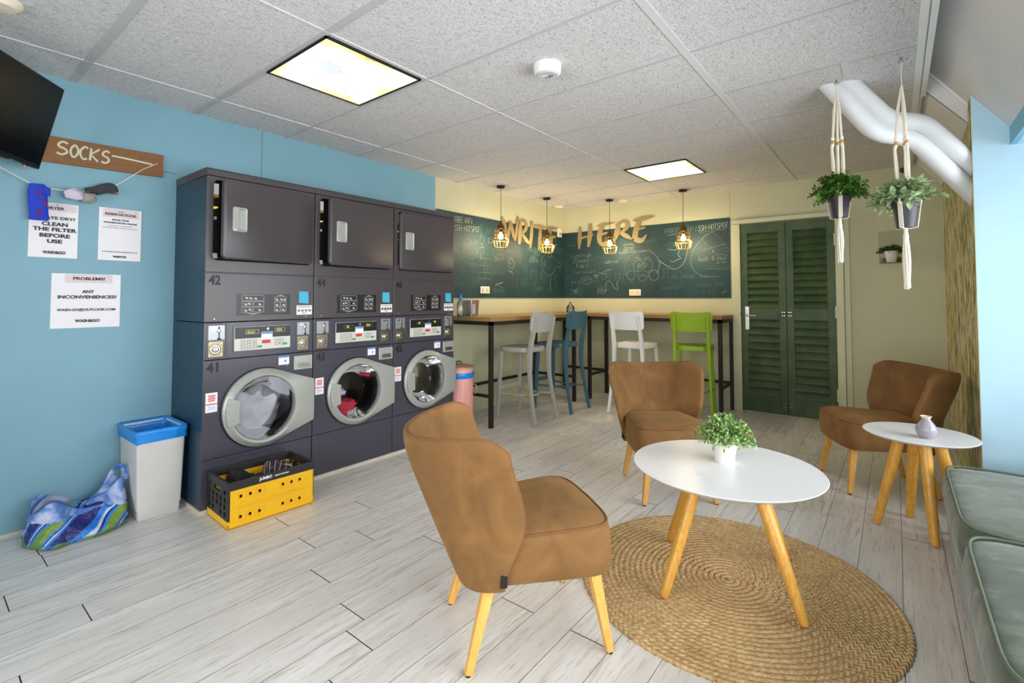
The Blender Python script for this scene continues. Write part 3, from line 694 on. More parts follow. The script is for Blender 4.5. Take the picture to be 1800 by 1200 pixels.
brush([
 [sw((.035, .31, .03), (.03, .15, .065), (.02, .0, .02)), sw((.20, .34, .045), (.19, .17, .07), (.165, .02, .035)), sw((.045, .145, .03), (.12, .16, .03), (.25, .18, .012))],
 [sw((.30, .29, .012), (.40, .305, .045), (.55, .315, .01)), sw((.38, .29, .06), (.335, .17, .075), (.34, .06, .06)), sw((.34, .06, .06), (.40, .04, .05), (.47, .09, .012)), sw((.36, .17, .03), (.42, .185, .03), (.46, .195, .01))],
 [sw((.60, .30, .03), (.60, .2, .085), (.545, .07, .03)), sw((.575, .27, .03), (.70, .325, .04), (.74, .25, .06), (.65, .175, .03)), sw((.64, .175, .04), (.72, .13, .06), (.80, .08, .02))],
 [sw((.82, .315, .02), (.95, .33, .06), (1.10, .345, .01)), sw((.90, .31, .06), (.86, .2, .075), (.84, .08, .075)), sw((.84, .08, .07), (.93, .05, .06), (1.0, .12, .015)), sw((.87, .2, .035), (.95, .21, .03), (.99, .22, .01))],
], FH, 'wall_lettering', 'gold brushed letters HERE across the top of the back chalkboard')

def outlet(loc, along_y, label, n=2):
    t = thing('wall_socket', label, 'socket', loc, radians(90) if along_y else 0)
    w = .0 + (.078 if n == 2 else .04)
    MB().box((-w, -.012, -.04), (w, 0, .04)).build('cover_plate', M_outlet, t, bevel=.004)
    for x in ((-.037, .037) if n == 2 else (0,)):
        g = MB(); g.lathe([(.021, 0), (.021, -.003)], (x, -.012, 0), 20, 'y'); o = g.build('socket_insert', M_hole, t)
        g = MB(); g.lathe([(.018, 0), (.018, -.0045)], (x, -.012, 0), 20, 'y'); g.build('socket_face', M_outlet, t)
        g = MB()
        for dx in (-.008, .008): g.lathe([(.0028, 0), (.0028, -.001)], (x + dx, -.0165, 0), 8, 'y')
        g.build('pin_hole', M_hole, t)
outlet((-2.605, YB - .006, 1.32), False, 'double wall socket at the foot of the back chalkboard')
outlet((XL + .006, 4.178, 1.342), True, 'double wall socket at the foot of the left chalkboard')
outlet((XL, 5.50, .33), True, 'single wall socket low under the left bar table', 1)
t = thing('thermostat', 'small cream wall box in the corner beside the lettering', 'thermostat', (XL + .006, 5.75, 2.10))
MB().box((0, -.045, 0), (.022, .045, .125)).build('housing', M_outlet, t, bevel=.004)
MB().box((.022, -.012, .03), (.025, .012, .06)).build('slider', M_hole, t)

# ================================================================ MACHINES  (local x = out of the wall, y = along the row, z up)
PW = .683
FM = lambda x, y, z: frame((x, y, z), (0, 1, 0), (0, 0, 1))
def rrect(u0, v0, u1, v1, r, n=5):
    P = []
    for cx, cy, a in ((u1 - r, v1 - r, 0), (u0 + r, v1 - r, 90), (u0 + r, v0 + r, 180), (u1 - r, v0 + r, 270)):
        for i in range(n + 1): t = radians(a + 90 * i / n); P.append((cx + r * cos(t), cy + r * sin(t)))
    return P
def plate(mb, P, x0, x1): return mb.prism(P, x0, x1, FM(0, 0, 0))
def ringplate(mb, A, B, x0, x1):
    """frame between closed outlines A (outer) and B (inner), same count"""
    n = len(A); M = FM(0, 0, 0); V = []
    for P, x in ((A, x1), (B, x1), (B, x0), (A, x0)): V += [M @ Vector((u, v, x)) for u, v in P]
    F = []
    for k in range(4):
        for j in range(n): F.append((k*n + j, k*n + (j+1) % n, ((k+1) % 4)*n + (j+1) % n, ((k+1) % 4)*n + j))
    mb.add(V, F)
DEP = .505
def coin_unit(parent, u, z0, narrow=False):
    w = .098 if not narrow else .094
    g = MB(); ringplate(g, rrect(u - .008, z0 - .012, u + w + .008, z0 + .20, .008, 2), rrect(u, z0 - .004, u + w, z0 + .192, .004, 2), .0, .008); g.build('slot_bezel', M_dark, parent, bevel=.0015)
    cp = MB().box((-.004, u + .002, z0 + .102), (.0056, u + w - .004, z0 + .19)).build('coin_plate', M_slotp, parent, bevel=.002)
    g = MB(); g.box((.0056, u + w*.60, z0 + .108), (.0066, u + w*.66, z0 + .182)); g.box((.0056, u + w*.52, z0 + .104), (.0068, u + w*.74, z0 + .112)); g.box((.0056, u + w*.50, z0 + .148), (.007, u + w*.60, z0 + .156)); g.build('coin_slot', M_blackm, cp)
    g = MB(); g.lathe([(.010, .005), (.010, .009), (.006, .010), (.0, .010)], (0, u + w*.62, z0 + .155), 14, 'x'); g.box((.0056, u + .02, z0 + .166), (.0072, u + .045, z0 + .178)); g.build('coin_lip', M_chrome, cp, smooth=True)
    lk = MB().box((-.004, u + .004, z0), (.0062, u + w - .012, z0 + .096)).build('lock_plate', M_brass, parent, bevel=.002)
    c = (0, u + w*.42, z0 + .048)
    MB().lathe([(.031, .004), (.031, .010), (.028, .012), (.026, .009), (.020, .009), (.019, .018), (.014, .021), (.009, .021), (.009, .019), (.0, .019)], c, 24, 'x').build('lock_barrel', M_chrome, lk, smooth=True)
    MB().box((.019, c[1] - .002, c[2] - .009), (.0196, c[1] + .002, c[2] + .009)).build('keyhole', M_blackm, lk)
    g = MB()
    for du, dz in ((.01, .014), (w - .022, .014), (w - .022, .082), (.01, .082)): g.lathe([(.0038, .006), (.0038, .008), (.0, .008)], (0, u + du, z0 + dz), 8, 'x')
    g.build('rivets', M_chrome, lk)

def washer(y0, num, drum, label):
    t = thing('washing_machine', label, 'washing machine', (XF, y0, 0), 0, 'coin-operated washers in the bottom row')
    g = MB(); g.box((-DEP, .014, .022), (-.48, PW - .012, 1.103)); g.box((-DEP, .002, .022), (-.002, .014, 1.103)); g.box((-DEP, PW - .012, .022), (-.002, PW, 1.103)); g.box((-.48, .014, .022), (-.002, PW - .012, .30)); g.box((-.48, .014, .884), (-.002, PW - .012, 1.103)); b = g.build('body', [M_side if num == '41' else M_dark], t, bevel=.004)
    plate(MB(), rrect(.002, .022, PW - .001, .299, .006, 2), -.003, .002).build('kick_panel', M_dark, t, bevel=.003)
    # front panel with round opening
    cu, cz, RI = .345, .562, .205
    n = 48; A = []; B = []
    W0, W1, Z0, Z1 = .002, PW - .001, .304, .880
    for j in range(n):
        a = 2*pi*j/n; c, s = cos(a), sin(a)
        k = min(((W1 - cu) / c if c > 1e-6 else 9), ((W0 - cu) / c if c < -1e-6 else 9), ((Z1 - cz) / s if s > 1e-6 else 9), ((Z0 - cz) / s if s < -1e-6 else 9))
        A.append((cu + c*k, cz + s*k)); B.append((cu + RI*c, cz + RI*s))
    for qx, qz in ((W0, Z0), (W1, Z0), (W0, Z1), (W1, Z1)):
        j = min(range(n), key=lambda j: abs(((math.atan2(qz - cz, qx - cu) - 2*pi*j/n + pi) % (2*pi)) - pi)); A[j] = (qx, qz)
    g = MB(); ringplate(g, A, B, -.002, .003); g.build('front_panel', M_dark, t)
    # corners of front panel are filled by the body box behind
    g = MB(); g.box((-.002, .002, .884), (.004, PW - .001, 1.103)); g.build('control_fascia', M_dark, t, bevel=.004)
    # door ring with pointed fin to the hinge side
    RO = .243; R2 = .196
    def outline(R, fin):
        P = []
        for j in range(n):
            a = 2*pi*j/n; c, s = cos(a), sin(a); u, v = cu + R*c, cz + R*s
            if fin:
                F0, F1 = PW - .003 - cu, .137
                ta = math.atan2(.137, F0)
                if abs(math.atan2(s, c)) <= ta + .001: k = F0 / c; u, v = cu + F0, cz + F0 * s / c
                elif c > 0:
                    # straight edge from tangent point to fin corner
                    sg = 1 if s > 0 else -1; x2, y2 = F0, F1*sg
                    phi = math.acos(min(1, R / math.hypot(x2, y2))); ba = math.atan2(F1, F0); tp = ba + phi
                    al = abs(math.atan2(s, c))
                    if al < tp:
                        tx, ty = R*cos(tp), R*sin(tp)*sg; dx, dy = x2 - tx, y2 - ty
                        den = c*dy - s*dx; k = (tx*dy - ty*dx) / den; u, v = cu + k*c, cz + k*s
            P.append((u, v))
        return P
    R_ = []; M = FM(0, 0, 0)
    for P, x in ((outline(RO, True), .004), (outline(RO, True), .026), (outline(RO - .008, True), .036), (outline(.214, False), .052), (outline(R2 + .004, False), .050), (outline(R2, False), .040), (outline(R2, False), .006)):
        R_.append([M @ Vector((u, v, x)) for u, v in P])
    dr = MB().rings(R_, cap=False).build('door_ring', M_silver, t, smooth=True, angle=28)
    g = MB(); R_ = []
    for R, x in ((RO + .006, .003), (RO + .006, .014), (RO - .004, .018)):
        R_.append([M @ Vector((cu + R*cos(2*pi*j/n), cz + R*sin(2*pi*j/n), x)) for j in range(n)])
    g.rings(R_, cap=False); g.build('door_seal', M_black, dr, smooth=True)
    # flat pull area at the left of the ring
    P = [(cu + .232*cos(radians(a)), cz + .232*sin(radians(a))) for a in range(158, 203, 4)] + [(cu + rr_*cos(radians(a)), cz + rr_*sin(radians(a))) for a, rr_ in ((204, .165), (192, .157), (180, .155), (168, .157), (156, .165))]
    plate(MB(), P, .030, .0527).build('door_pull', M_silver, dr, bevel=.003)
    # glass bowl, drum
    g = MB(); g.lathe([(.194, .040), (.190, .030), (.172, .0), (.150, -.06), (.13, -.085), (.0, -.095)], (0, cu, cz), 40, 'x', cap=False); g.build('door_glass', M_doorglass, dr, smooth=True)
    g = MB(); g.lathe([(.205, .0), (.20, -.02), (.20, -.08), (.215, -.085), (.215, -.40), (.0, -.42)], (0, cu, cz), 40, 'x', cap=False)
    dm = g.build('drum', M_steel if drum == 'empty' else M_black, t, smooth=True)
    if drum == 'empty':
        g = MB()
        for a in range(0, 360, 8):
            for k in range(7):
                x = -.11 - .04*k; c, s = cos(radians(a + 4*(k % 2))), sin(radians(a + 4*(k % 2)))
                g.bar((x, cu + .2145*c, cz + .2145*s), (x, cu + .2135*c, cz + .2135*s), .004, n=6)
        g.build('drum_holes', M_blackm, dm)
    # fascia instruments
    p = MB().box((.002, .168, .925), (.012, .518, 1.072)).build('display_panel', M_panelw, t, bevel=.002)
    MB().box((.012, .170, 1.000), (.0135, .516, 1.070)).build('display_window', M_lblbk, p)
    a, b = {'41': ('door', '050'), '43': ('00', '050'), '45': ('00', '00')}[num]
    g = MB(); ringplate(g, rrect(.232, 1.025, .312, 1.052, .002, 1), rrect(.2345, 1.0275, .3095, 1.0495, .001, 1), .0135, .0145); ringplate(g, rrect(.412, 1.03, .482, 1.057, .002, 1), rrect(.4145, 1.0325, .4795, 1.0545, .001, 1), .0135, .0145); g.build('display_frame', M_brass, p)
    g = MB(); g.text(a, FM(.014, .265, 1.038), .024, .0003); g.build('display_digits', M_led, p); MB().text(b, FM(.014, .442, 1.043), .024, .0003).build('display_digits', M_led, p)
    g = MB()
    for nm_, pos_ in (('number_keypad', ((.205, .975), (.24, .975), (.275, .975), (.205, .955), (.24, .955), (.275, .955), (.205, .935), (.24, .935), (.275, .935))), ('program_keypad', ((.415, .970), (.445, .970), (.415, .948), (.445, .948)))):
        g = MB()
        for u, v in pos_: ringplate(g, rrect(u, v, u + .025, v + .014, .002, 1), rrect(u + .002, v + .002, u + .023, v + .012, .001, 1), .012, .0128)
        g.build(nm_, M_ink, p)
    for a_ in ((.305, .938, .332, .951), (.468, .945, .495, .958)): plate(MB(), rrect(*a_, .003), .012, .0145).build('start_button', M_green_b, p)
    MB().lathe([(.009, .012), (.009, .017), (.0, .018)], (0, .37, 1.052), 14, 'x').build('key_switch', M_chrome, p)
    st = MB().box((.012, .328, .990), (.0142, .398, 1.035)).build('sticker', M_paper, p); MB().box((.0142, .330, 1.022), (.0146, .396, 1.033)).build('sticker_header', M_bluep, st)
    MB().box((.012, .333, .963), (.0142, .385, .983)).build('red_label', M_red, p)
    g = MB(); ringplate(g, rrect(.160, .915, .526, 1.082, .008, 3), rrect(.169, .924, .517, 1.073, .002, 3), .003, .0075); g.build('panel_bezel', M_dark, t)
    coin_unit(t, .022, .898); coin_unit(t, .566, .898, True)
    # soap drawer
    dw = MB().box((.002, .546, .768), (.014, .676, .862)).build('soap_drawer', M_silver, t, bevel=.004)
    g = MB(); g.prism([(.570, .782), (.660, .782), (.655, .812), (.575, .812)], .0141, .0146, FM(0, 0, 0)); g.build('drawer_recess', M_steel, dw)
    s1 = MB().box((.0028, .446, .812), (.0044, .516, .868)).build('sticker', M_paper, t); MB().box((.0044, .447, .858), (.0047, .515, .867)).build('sticker_header', M_bluep, s1); MB().box((.0044, .484, .828), (.0047, .496, .842)).build('sticker_mark', M_bluep, s1)
    s2 = MB().box((.0028, .018, .578), (.0044, .082, .692)).build('sticker', M_paper, t)
    g = MB(); 
    for i, z in enumerate((.678, .668, .658, .648)): g.box((.0044, .030 + .003*(i % 2), z - .006), (.0047, .072 - .003*(i % 2), z))
    g.box((.0044, .019, .622), (.0047, .081, .628)); g.build('red_lines', M_red, s2)
    g = MB()
    for z in (.612, .604, .596): g.box((.0044, .030, z - .002), (.0047, .070, z))
    g.build('blue_lines', M_bluep, s2)
    MB().text(num, FM(.0036, .058, .836), .078, .0026, width=.066).build('number', M_num, t)
    MB().lathe([(.004, .003), (.004, .005)], (0, .505, .803), 8, 'x').build('screw', M_chrome, t)
    return t

def dryer(y0, num, ajar, label):
    t = thing('tumble_dryer', label, 'tumble dryer', (XF, y0, 1.105), 0, 'dryers stacked on the washers')
    z = lambda v: v - 1.105
    u0, v0, u1, v1 = .040, z(1.476), .662, z(1.956)
    g = MB(); g.box((-DEP, .02, .002), (-.29, PW - .02, z(1.976))); g.box((-DEP, .002, .002), (-.002, .02, z(1.976))); g.box((-DEP, PW - .02, .002), (-.002, PW, z(1.976))); g.box((-.29, .02, .002), (-.002, PW - .02, z(1.46)))
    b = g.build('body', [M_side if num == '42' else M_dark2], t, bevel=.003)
    g = MB(); g.prism([(-.002, z(1.98)), (.004, z(1.98)), (.002, z(2.014)), (-.014, z(2.026)), (-DEP, z(2.026)), (-DEP, z(1.976))], .0, PW + .002, Matrix(((1, 0, 0, 0), (0, 0, 1, 0), (0, 1, 0, 0), (0, 0, 0, 1)))); g.build('top_cap', M_dark2, t, bevel=.004)
    g = MB(); g.box((-.002, .002, .002), (.003, PW - .001, z(1.399))); g.build('lower_panel', M_dark2, t, bevel=.003)
    g = MB(); ringplate(g, rrect(.002, z(1.405), PW - .001, z(1.976), .006), rrect(u0, v0, u1, v1, .03), -.006, .003); g.build('front_frame', M_dark2, t, bevel=.002)
    # interior seen through the gap
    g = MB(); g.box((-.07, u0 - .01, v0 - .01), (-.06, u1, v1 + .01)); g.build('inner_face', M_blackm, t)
    g = MB(); g.lathe([(.0, -.055), (.19, -.055), (.2, -.02), (.19, .0), (.17, .0)], (0, (u0+u1)/2 + .01, (v0+v1)/2), 32, 'x', cap=False)
    MB().box((-.062, u0 + .002, v1 - .085), (-.010, u0 + .032, v1 - .02)).build('sticker', M_paper, t); MB().box((-.062, u0 + .002, v0 + .012), (-.010, u0 + .03, v0 + .042)).build('sticker', M_lgrey, t)
    MB().box((-.062, u0 + .010, v0 + .245), (-.012, u0 + .024, v0 + .262)).build('sticker', M_lgrey, t)
    MB().box((-.062, u0 + .002, v1 - .100), (-.011, u0 + .032, v1 - .087)).build('orange_sticker', M_bead, t); MB().box((-.062, u0 + .002, v1 - .165), (-.011, u0 + .03, v1 - .158)).build('glowing_yellow_sticker', M_led, t)  # yellow sticker borrows the display's emission: painted glow, no lamp
    # door hinged on the right
    hx, hy = .004, u1 - .006
    dd = bpy.data.objects.new('door', None)
    ang = radians(7.8) if ajar else 0
    Mr = Matrix.Translation((hx, hy, 0)) @ Matrix.Rotation(ang, 4, 'Z') @ Matrix.Translation((-hx, -hy, 0))
    Fd = Mr @ FM(0, 0, 0)
    a0, b0, a1, b1 = u0 + .006, v0 + .004, u1 - .004, v1 - .004
    g = MB(); R_ = [[Fd @ Vector((p, q, x)) for p, q in rrect(a0 + i, b0 + i, a1 - i, b1 - i, .028)] for i, x in ((.001, .002), (0, .006), (0, .022), (.002, .027), (.006, .029))]
    g.rings(R_); bpy.data.objects.remove(dd)
    dr = g.build('door', M_dark2, t, smooth=True, angle=40)
    if ajar:
        g = MB(); g.M = Mr; g.lathe([(.185, .001), (.185, -.03), (.17, -.045), (.0, -.045)], (0, (u0+u1)/2, (v0+v1)/2), 32, 'x'); g.build('door_liner', M_black, dr, smooth=True)
    hu, hv = a0 + .052, z(1.645)
    g = MB(); A = rrect(hu, hv, hu + .088, hv + .148, .012); B = rrect(hu + .036, hv + .012, hu + .080, hv + .136, .012)
    n = len(A)
    R_ = [[Fd @ Vector((p, q, x)) for p, q in P] for P, x in ((A, .028), (A, .034), (rrect(hu + .003, hv + .003, hu + .085, hv + .145, .011), .038), (rrect(hu + .034, hv + .010, hu + .082, hv + .138, .013), .037), (B, .034), (rrect(hu + .040, hv + .018, hu + .078, hv + .130, .01), .0295))]
    g.rings(R_, cap=False); g.add(R_[-1], [tuple(range(n))]); g.build('door_handle', M_silver, dr, smooth=True, angle=50)
    g = MB()
    for zz in (v0 + .045, v1 - .105): g.bar((.010, u1 + .001, zz), (.010, u1 + .001, zz + .06), .004, n=8)
    g.build('hinge', M_chrome, t)
    # instruction label, notes
    lb = MB().box((.0028, .180, z(1.142)), (.0036, .518, z(1.274))).build('instruction_label', M_lblbk, t)
    g = MB(); x0, x1 = .0037, .0042
    def fr(u, v, w, h): ringplate(g, rrect(u, v, u + w, v + h, .004, 2), rrect(u + .0015, v + .0015, u + w - .0015, v + h - .0015, .003, 2), x0, x1)
    fr(.21, z(1.232), .135, .036); fr(.21, z(1.196), .064, .033); fr(.281, z(1.196), .064, .033); fr(.21, z(1.160), .064, .033); fr(.281, z(1.160), .064, .033)
    fr(.412, z(1.228), .078, .030); fr(.412, z(1.194), .037, .031); fr(.453, z(1.194), .037, .031); fr(.412, z(1.160), .037, .031); fr(.453, z(1.160), .037, .031)
    g.prism([(.225, z(1.158)), (.277, z(1.147)), (.330, z(1.158)), (.277, z(1.152))], x0, x1, FM(0, 0, 0)); g.prism([(.425, z(1.262)), (.452, z(1.270)), (.480, z(1.262)), (.452, z(1.265))], x0, x1, FM(0, 0, 0))
    for u, v in ((.23, 1.248), (.255, 1.246), (.285, 1.244), (.225, 1.208), (.245, 1.212), (.31, 1.208), (.225, 1.170), (.25, 1.175), (.31, 1.172), (.42, 1.238), (.45, 1.238), (.47, 1.238), (.42, 1.203), (.465, 1.203), (.42, 1.170), (.462, 1.170)):
        g.box((x0, u, z(v)), (x1, u + .014, z(v) + .008)); g.box((x0, u + .004, z(v) - .004), (x1, u + .018, z(v) + .002))
    g.build('label_pictograms', M_lblw, lb)
    po = MB(); po.grid(lambda a, b: Vector((.004 + .006*(1-b)*a, .578 + .066*a, z(1.218) + .076*b - .006*(1-b)*a)), 4, 4); pn = po.build('sticky_note', M_post, t, solid=.0006)
    sk = MB().box((.0028, .562, z(1.137)), (.0042, .672, z(1.200))).build('price_sticker', M_paper, t)
    g = MB()
    for i in range(4): g.lathe([(.0105, .0042), (.0105, .0052)], (0, .579 + .0255*i, z(1.165)), 16, 'x')
    g.build('coin_pictures', M_brass, sk)
    g = MB(); g.text('THIS MACHINE ACCEPTS', FM(.0044, .617, z(1.189)), .0085, .0002); g.text('MAX 2x', FM(.0044, .617, z(1.147)), .009, .0003); g.build('sticker_text', M_ink, sk)
    MB().text(num, FM(.0036, .055, z(1.354)), .078, .0026, width=.066).build('number', M_num, t)
    g = MB()
    for u in (.055, .63): g.lathe([(.006, .003), (.006, .006), (.003, .008)], (0, u, z(1.125)), 10, 'x')
    g.build('screw', M_chrome, t)
    return t

Y0 = 1.118
for i, (a, b, dr_, aj, lw, ld) in enumerate((
    ('41', '42', 'full', True, 'charcoal coin washer number 41, nearest, full of white laundry', 'charcoal dryer number 42 with its door ajar, nearest of the top row'),
    ('43', '44', 'some', True, 'charcoal coin washer number 43 in the middle with a red and lavender load', 'charcoal dryer number 44 with its door ajar, middle of the top row'),
    ('45', '46', 'empty', False, 'charcoal coin washer number 45 beside the pink bin, drum empty', 'charcoal dryer number 46 with its door shut, beside the chalkboard'))):
    y = Y0 + .686 * i
    washer(y, a, dr_, lw); dryer(y, b, aj, ld)
g = MB(); g.box((XL + .02, Y0 - .004, 0), (XF + .012, Y0 + 2.062, .021)); struct(g, 'trim_8', M_skirt)

# clothes inside the drums
def blob(name, mat, c, r, label, amp=.25, fr=9, seed=0, cat='laundry'):
    g = MB(); nu, nv = 28, 18; c = Vector(c)
    R = []
    for i in range(nv + 1):
        a = -pi/2 + pi * min(max(i / nv, .01), .99)
        ring = []
        for j in range(nu):
            d = Vector((cos(a)*cos(2*pi*j/nu), cos(a)*sin(2*pi*j/nu), sin(a)))
            k = 1 + amp * (noise.noise(d * fr * .35 + Vector((seed, 0, 0))) + .5 * abs(noise.noise(d * fr + Vector((0, seed, 0)))))
            ring.append(Vector((d.x*r[0]*k, d.y*r[1]*k, d.z*r[2]*k)))
        R.append(ring)
    g.rings(R); o = g.build(name, mat, smooth=True, angle=180); o.location = c
    tag(o, label, cat); return o
blob('laundry_load', M_laundry, (XF - .15, Y0 + .335, .535), (.10, .165, .15), 'crumpled white laundry behind the glass of washer 41', amp=.45, fr=6, seed=1)
blob('lavender_cloth', M_lavc, (XF - .13, Y0 + .686 + .26, .545), (.06, .07, .032), 'lavender cloth behind the glass of washer 43', seed=3)
blob('red_garment', M_redc, (XF - .14, Y0 + .686 + .33, .44), (.08, .10, .045), 'dark red garment at the bottom of the drum of washer 43', seed=5)

# ================================================================ FURNITURE
def armchair_protos():
    t = thing('armchair', 'x', 'armchair', (0, 0, 0), 0, 'tan suede cocktail chairs')
    # local: +y forward, x to the sides
    def sm(a, b, x): x = max(0, min(1, (x - a) / (b - a))); return x*x*(3 - 2*x)
    # seat cushion block
    def outline(z, ins=0.0):
        P = []
        yb, yf = -.235, .262 - ins; wf, wb = .262 - ins, .215 - ins; n = 56
        for j in range(n):
            a = 2*pi*j/n; c, s = cos(a), sin(a); e = .30
            x = math.copysign(abs(c)**e, c); y = math.copysign(abs(s)**e, s)
            w = wb + (wf - wb) * (y*.5 + .5)
            bow = .018 * (1 - x*x) if y > 0 else 0
            P.append(Vector((x*w, (yf + yb)/2 + y*(yf - yb)/2 + bow*(y > 0), z)))
        return P
    R = [outline(.287 + .0, .03), outline(.284, .008), outline(.292, .0), outline(.34, -.006), outline(.40, -.003), outline(.435, .002), outline(.440, .006)]
    def dome(k, z):
        base = outline(.440, .006); c = Vector((0, .01, z)); return [Vector((c.x + (p.x - c.x)*k, c.y + (p.y - c.y)*k, z)) for p in base]
    for k, z in ((.93, .452), (.82, .463), (.62, .472), (.38, .476), (.15, .477)): R.append(dome(k, z))
    # front edge sits a little higher
    for r in R[3:]:
        for p in r: p.z += .012 * sm(-.1, .26, p.y)
    seat = MB().rings(R).build('seat', M_suede, t, smooth=True, angle=60)
    pp = [Vector((p.x, p.y, p.z + .003)) for p in R[6]]
    MB().tube(pp, .0042, 6, loop=True).build('seat_piping', M_suedep, seat, smooth=True, angle=180)
    # wrap-around back shell, front face F(u,v) and rear face
    def half(v): return .222 + .115 * sm(0, 1, v) ** .9 if v < 1 else .337
    def top(u): return .768 + .040 * abs(u) ** 2 - .055 * (max(0, abs(u) - .84) / .16) ** 2.4
    Z0 = .275
    def cpt(u, v, thick):
        z = Z0 + (top(u) - Z0) * v; h = (z - Z0) / .5
        w = .226 + .036*sm(0, .4, h) + .065 * sm(.1, 1, h)
        yc = -.236 - .204 * max(0, h) ** .96
        yw = -.130 + .052 * sm(0, .5, h) - .066 * sm(.45, 1.02, h)
        a = abs(u)
        y = yc + (yw - yc) * (a ** (2.3 + 3.2 * (1 - sm(0, .45, h))))
        x = w * u
        return Vector((x, y, z))
    def nrm(u, v):
        e = .02; du = cpt(min(u + e, 1), v, 0) - cpt(max(u - e, -1), v, 0); dv = cpt(u, min(v + e, 1), 0) - cpt(u, max(v - e, 0), 0)
        n = du.cross(dv); n.normalize(); return n if n.y > 0 or abs(u) > .8 else -n
    NU, NV, T = 30, 16, .026
    Fr, Bk = [], []
    for j in range(NV + 1):
        v = j / NV; fr_, bk = [], []
        for i in range(NU + 1):
            u = math.sin(pi/2 * (-1 + 2 * i / NU)); p = cpt(u, v, 0); du = cpt(min(u + .02, 1), v, 0) - cpt(max(u - .02, -1), v, 0); dv = cpt(u, min(v + .02, 1), 0) - cpt(u, max(v - .02, 0), 0)
            n = du.cross(dv).normalized()
            if n.y > 0: n = -n       # n points to the rear/outside
            edge = min(1, min((1 - abs(u)) * 6, (1 - v) * 5, 1)) ** .5
            th = T * (.35 + .65 * edge)
            fr_.append(p - n * th); bk.append(p + n * (th + .012 * (1 - abs(u))))
        Fr.append(fr_); Bk.append(bk)
    g = MB(); n1 = NU + 1
    V = [p for r in Fr for p in r] + [p for r in Bk for p in r]; o2 = n1 * (NV + 1); F = []
    for j in range(NV):
        for i in range(NU):
            a = j*n1 + i; F.append((a, a+1, a+n1+1, a+n1)); F.append((o2+a, o2+a+n1, o2+a+n1+1, o2+a+1))
    for i in range(NU): F.append((i, o2+i, o2+i+1, i+1)); a = NV*n1 + i; F.append((a, a+1, o2+a+1, o2+a))
    for j in range(NV):
        a = j*n1; F.append((a, a+n1, o2+a+n1, o2+a)); a = j*n1 + NU; F.append((a, o2+a, o2+a+n1, a+n1))
    g.add(V, F); back = g.build('backrest', M_suede, t, smooth=True, angle=62)
    m = back.modifiers.new('b', 'BEVEL'); m.width = .008; m.segments = 2; m.limit_method = 'ANGLE'; m.angle_limit = radians(50)
    path = [Bk[j][0] for j in range(2, NV + 1)] + [Bk[NV][i] for i in range(1, NU)] + [Bk[j][NU] for j in range(NV, 1, -1)]
    path2 = [Fr[j][0] for j in range(2, NV + 1)] + [Fr[NV][i] for i in range(1, NU)] + [Fr[j][NU] for j in range(NV, 1, -1)]
    MB().tube([(a*.72 + b*.28) + Vector((0, -.001, .001)) for a, b in zip(path, path2)], .0042, 6).build('back_piping', M_suedep, back, smooth=True, angle=180)
    seam = [Fr[j][NU // 2] + Vector((0, .0005, 0)) for j in range(6, NV + 1)]
    MB().tube(seam, .0013, 5).build('back_seam', M_suedep, back)
    for sx in (-1, 1):
        for top_, bot in (((sx*.175, .205, .30), (sx*.222, .252, 0)), ((sx*.165, -.165, .30), (sx*.197, -.250, 0))):
            g = MB(); g.bar(top_, (bot[0], bot[1], .006), .0205, .0125, sq=True, up=(0, 1, 0)); lg = g.build('leg', M_beech, t, bevel=.002)
            MB().bar((bot[0], bot[1], .007), (bot[0], bot[1], 0), .010, n=10).build('foot_glide', M_black, lg)
    g = MB(); g.box((.226, -.150, .292), (.2435, -.128, .335)); g.build('fabric_tag', M_blackm, back)
    return t
ch = armchair_protos()
def face(f): return math.atan2(-f[0], f[1])      # rotation that turns +y to f
ch.location = (-1.143, 1.53, 0); ch.rotation_euler = (0, 0, face((.592, .806)))
ch['label'] = 'tan suede cocktail chair nearest the viewer, seen from behind beside the rug'
dup(ch, (-1.207, 3.174, 0), face((.658, -.753)), 'tan suede cocktail chair facing the viewer behind the coffee table')
dup(ch, (-.122, 4.13, 0), face((-.90, -.434)), 'tan suede cocktail chair near the shutter door, half hidden by the small side table')

# bar tables
def bar_table(name, label, x0, y0, x1, y1, legs, bars):
    t = thing('bar_table', label, 'bar table', ((x0 + x1)/2, (y0 + y1)/2, 0)); cx, cy = (x0 + x1)/2, (y0 + y1)/2
    MB().box((x0 - cx, y0 - cy, 1.022), (x1 - cx, y1 - cy, 1.062)).build('tabletop', M_oak, t, bevel=.002)
    r = .019
    for x, y in legs: MB().box((x - r - cx, y - r - cy, 0), (x + r - cx, y + r - cy, .985)).build('leg', M_metalb, t, bevel=.002)
    g = MB()
    for a, b in bars[0]: g.box((min(a[0], b[0]) - cx - r, min(a[1], b[1]) - cy - r, .984), (max(a[0], b[0]) - cx + r, max(a[1], b[1]) - cy + r, 1.022))
    g.build('top_frame', M_metalb, t)
    g = MB()
    for a, b in bars[1]: g.box((min(a[0], b[0]) - cx - .014, min(a[1], b[1]) - cy - .014, .285), (max(a[0], b[0]) - cx + .014, max(a[1], b[1]) - cy + .014, .313))
    g.build('foot_rail', M_metalb, t)
    return t
L = [(-3.065, 3.59), (-3.635, 3.59), (-3.635, 5.14), (-3.065, 5.14)]
bar_table('bar_table', 'oak-topped bar table with black steel frame along the left wall', XL + .012, 3.56, -3.043, 5.17, L, (list(zip(L, L[1:] + L[:1])), [(L[0], L[1]), (L[2], L[3]), ((-3.635, 3.59), (-3.635, 5.14))]))
L = [(-3.0, 5.41), (-3.0, 5.86), (-1.45, 5.41), (-1.45, 5.86)]
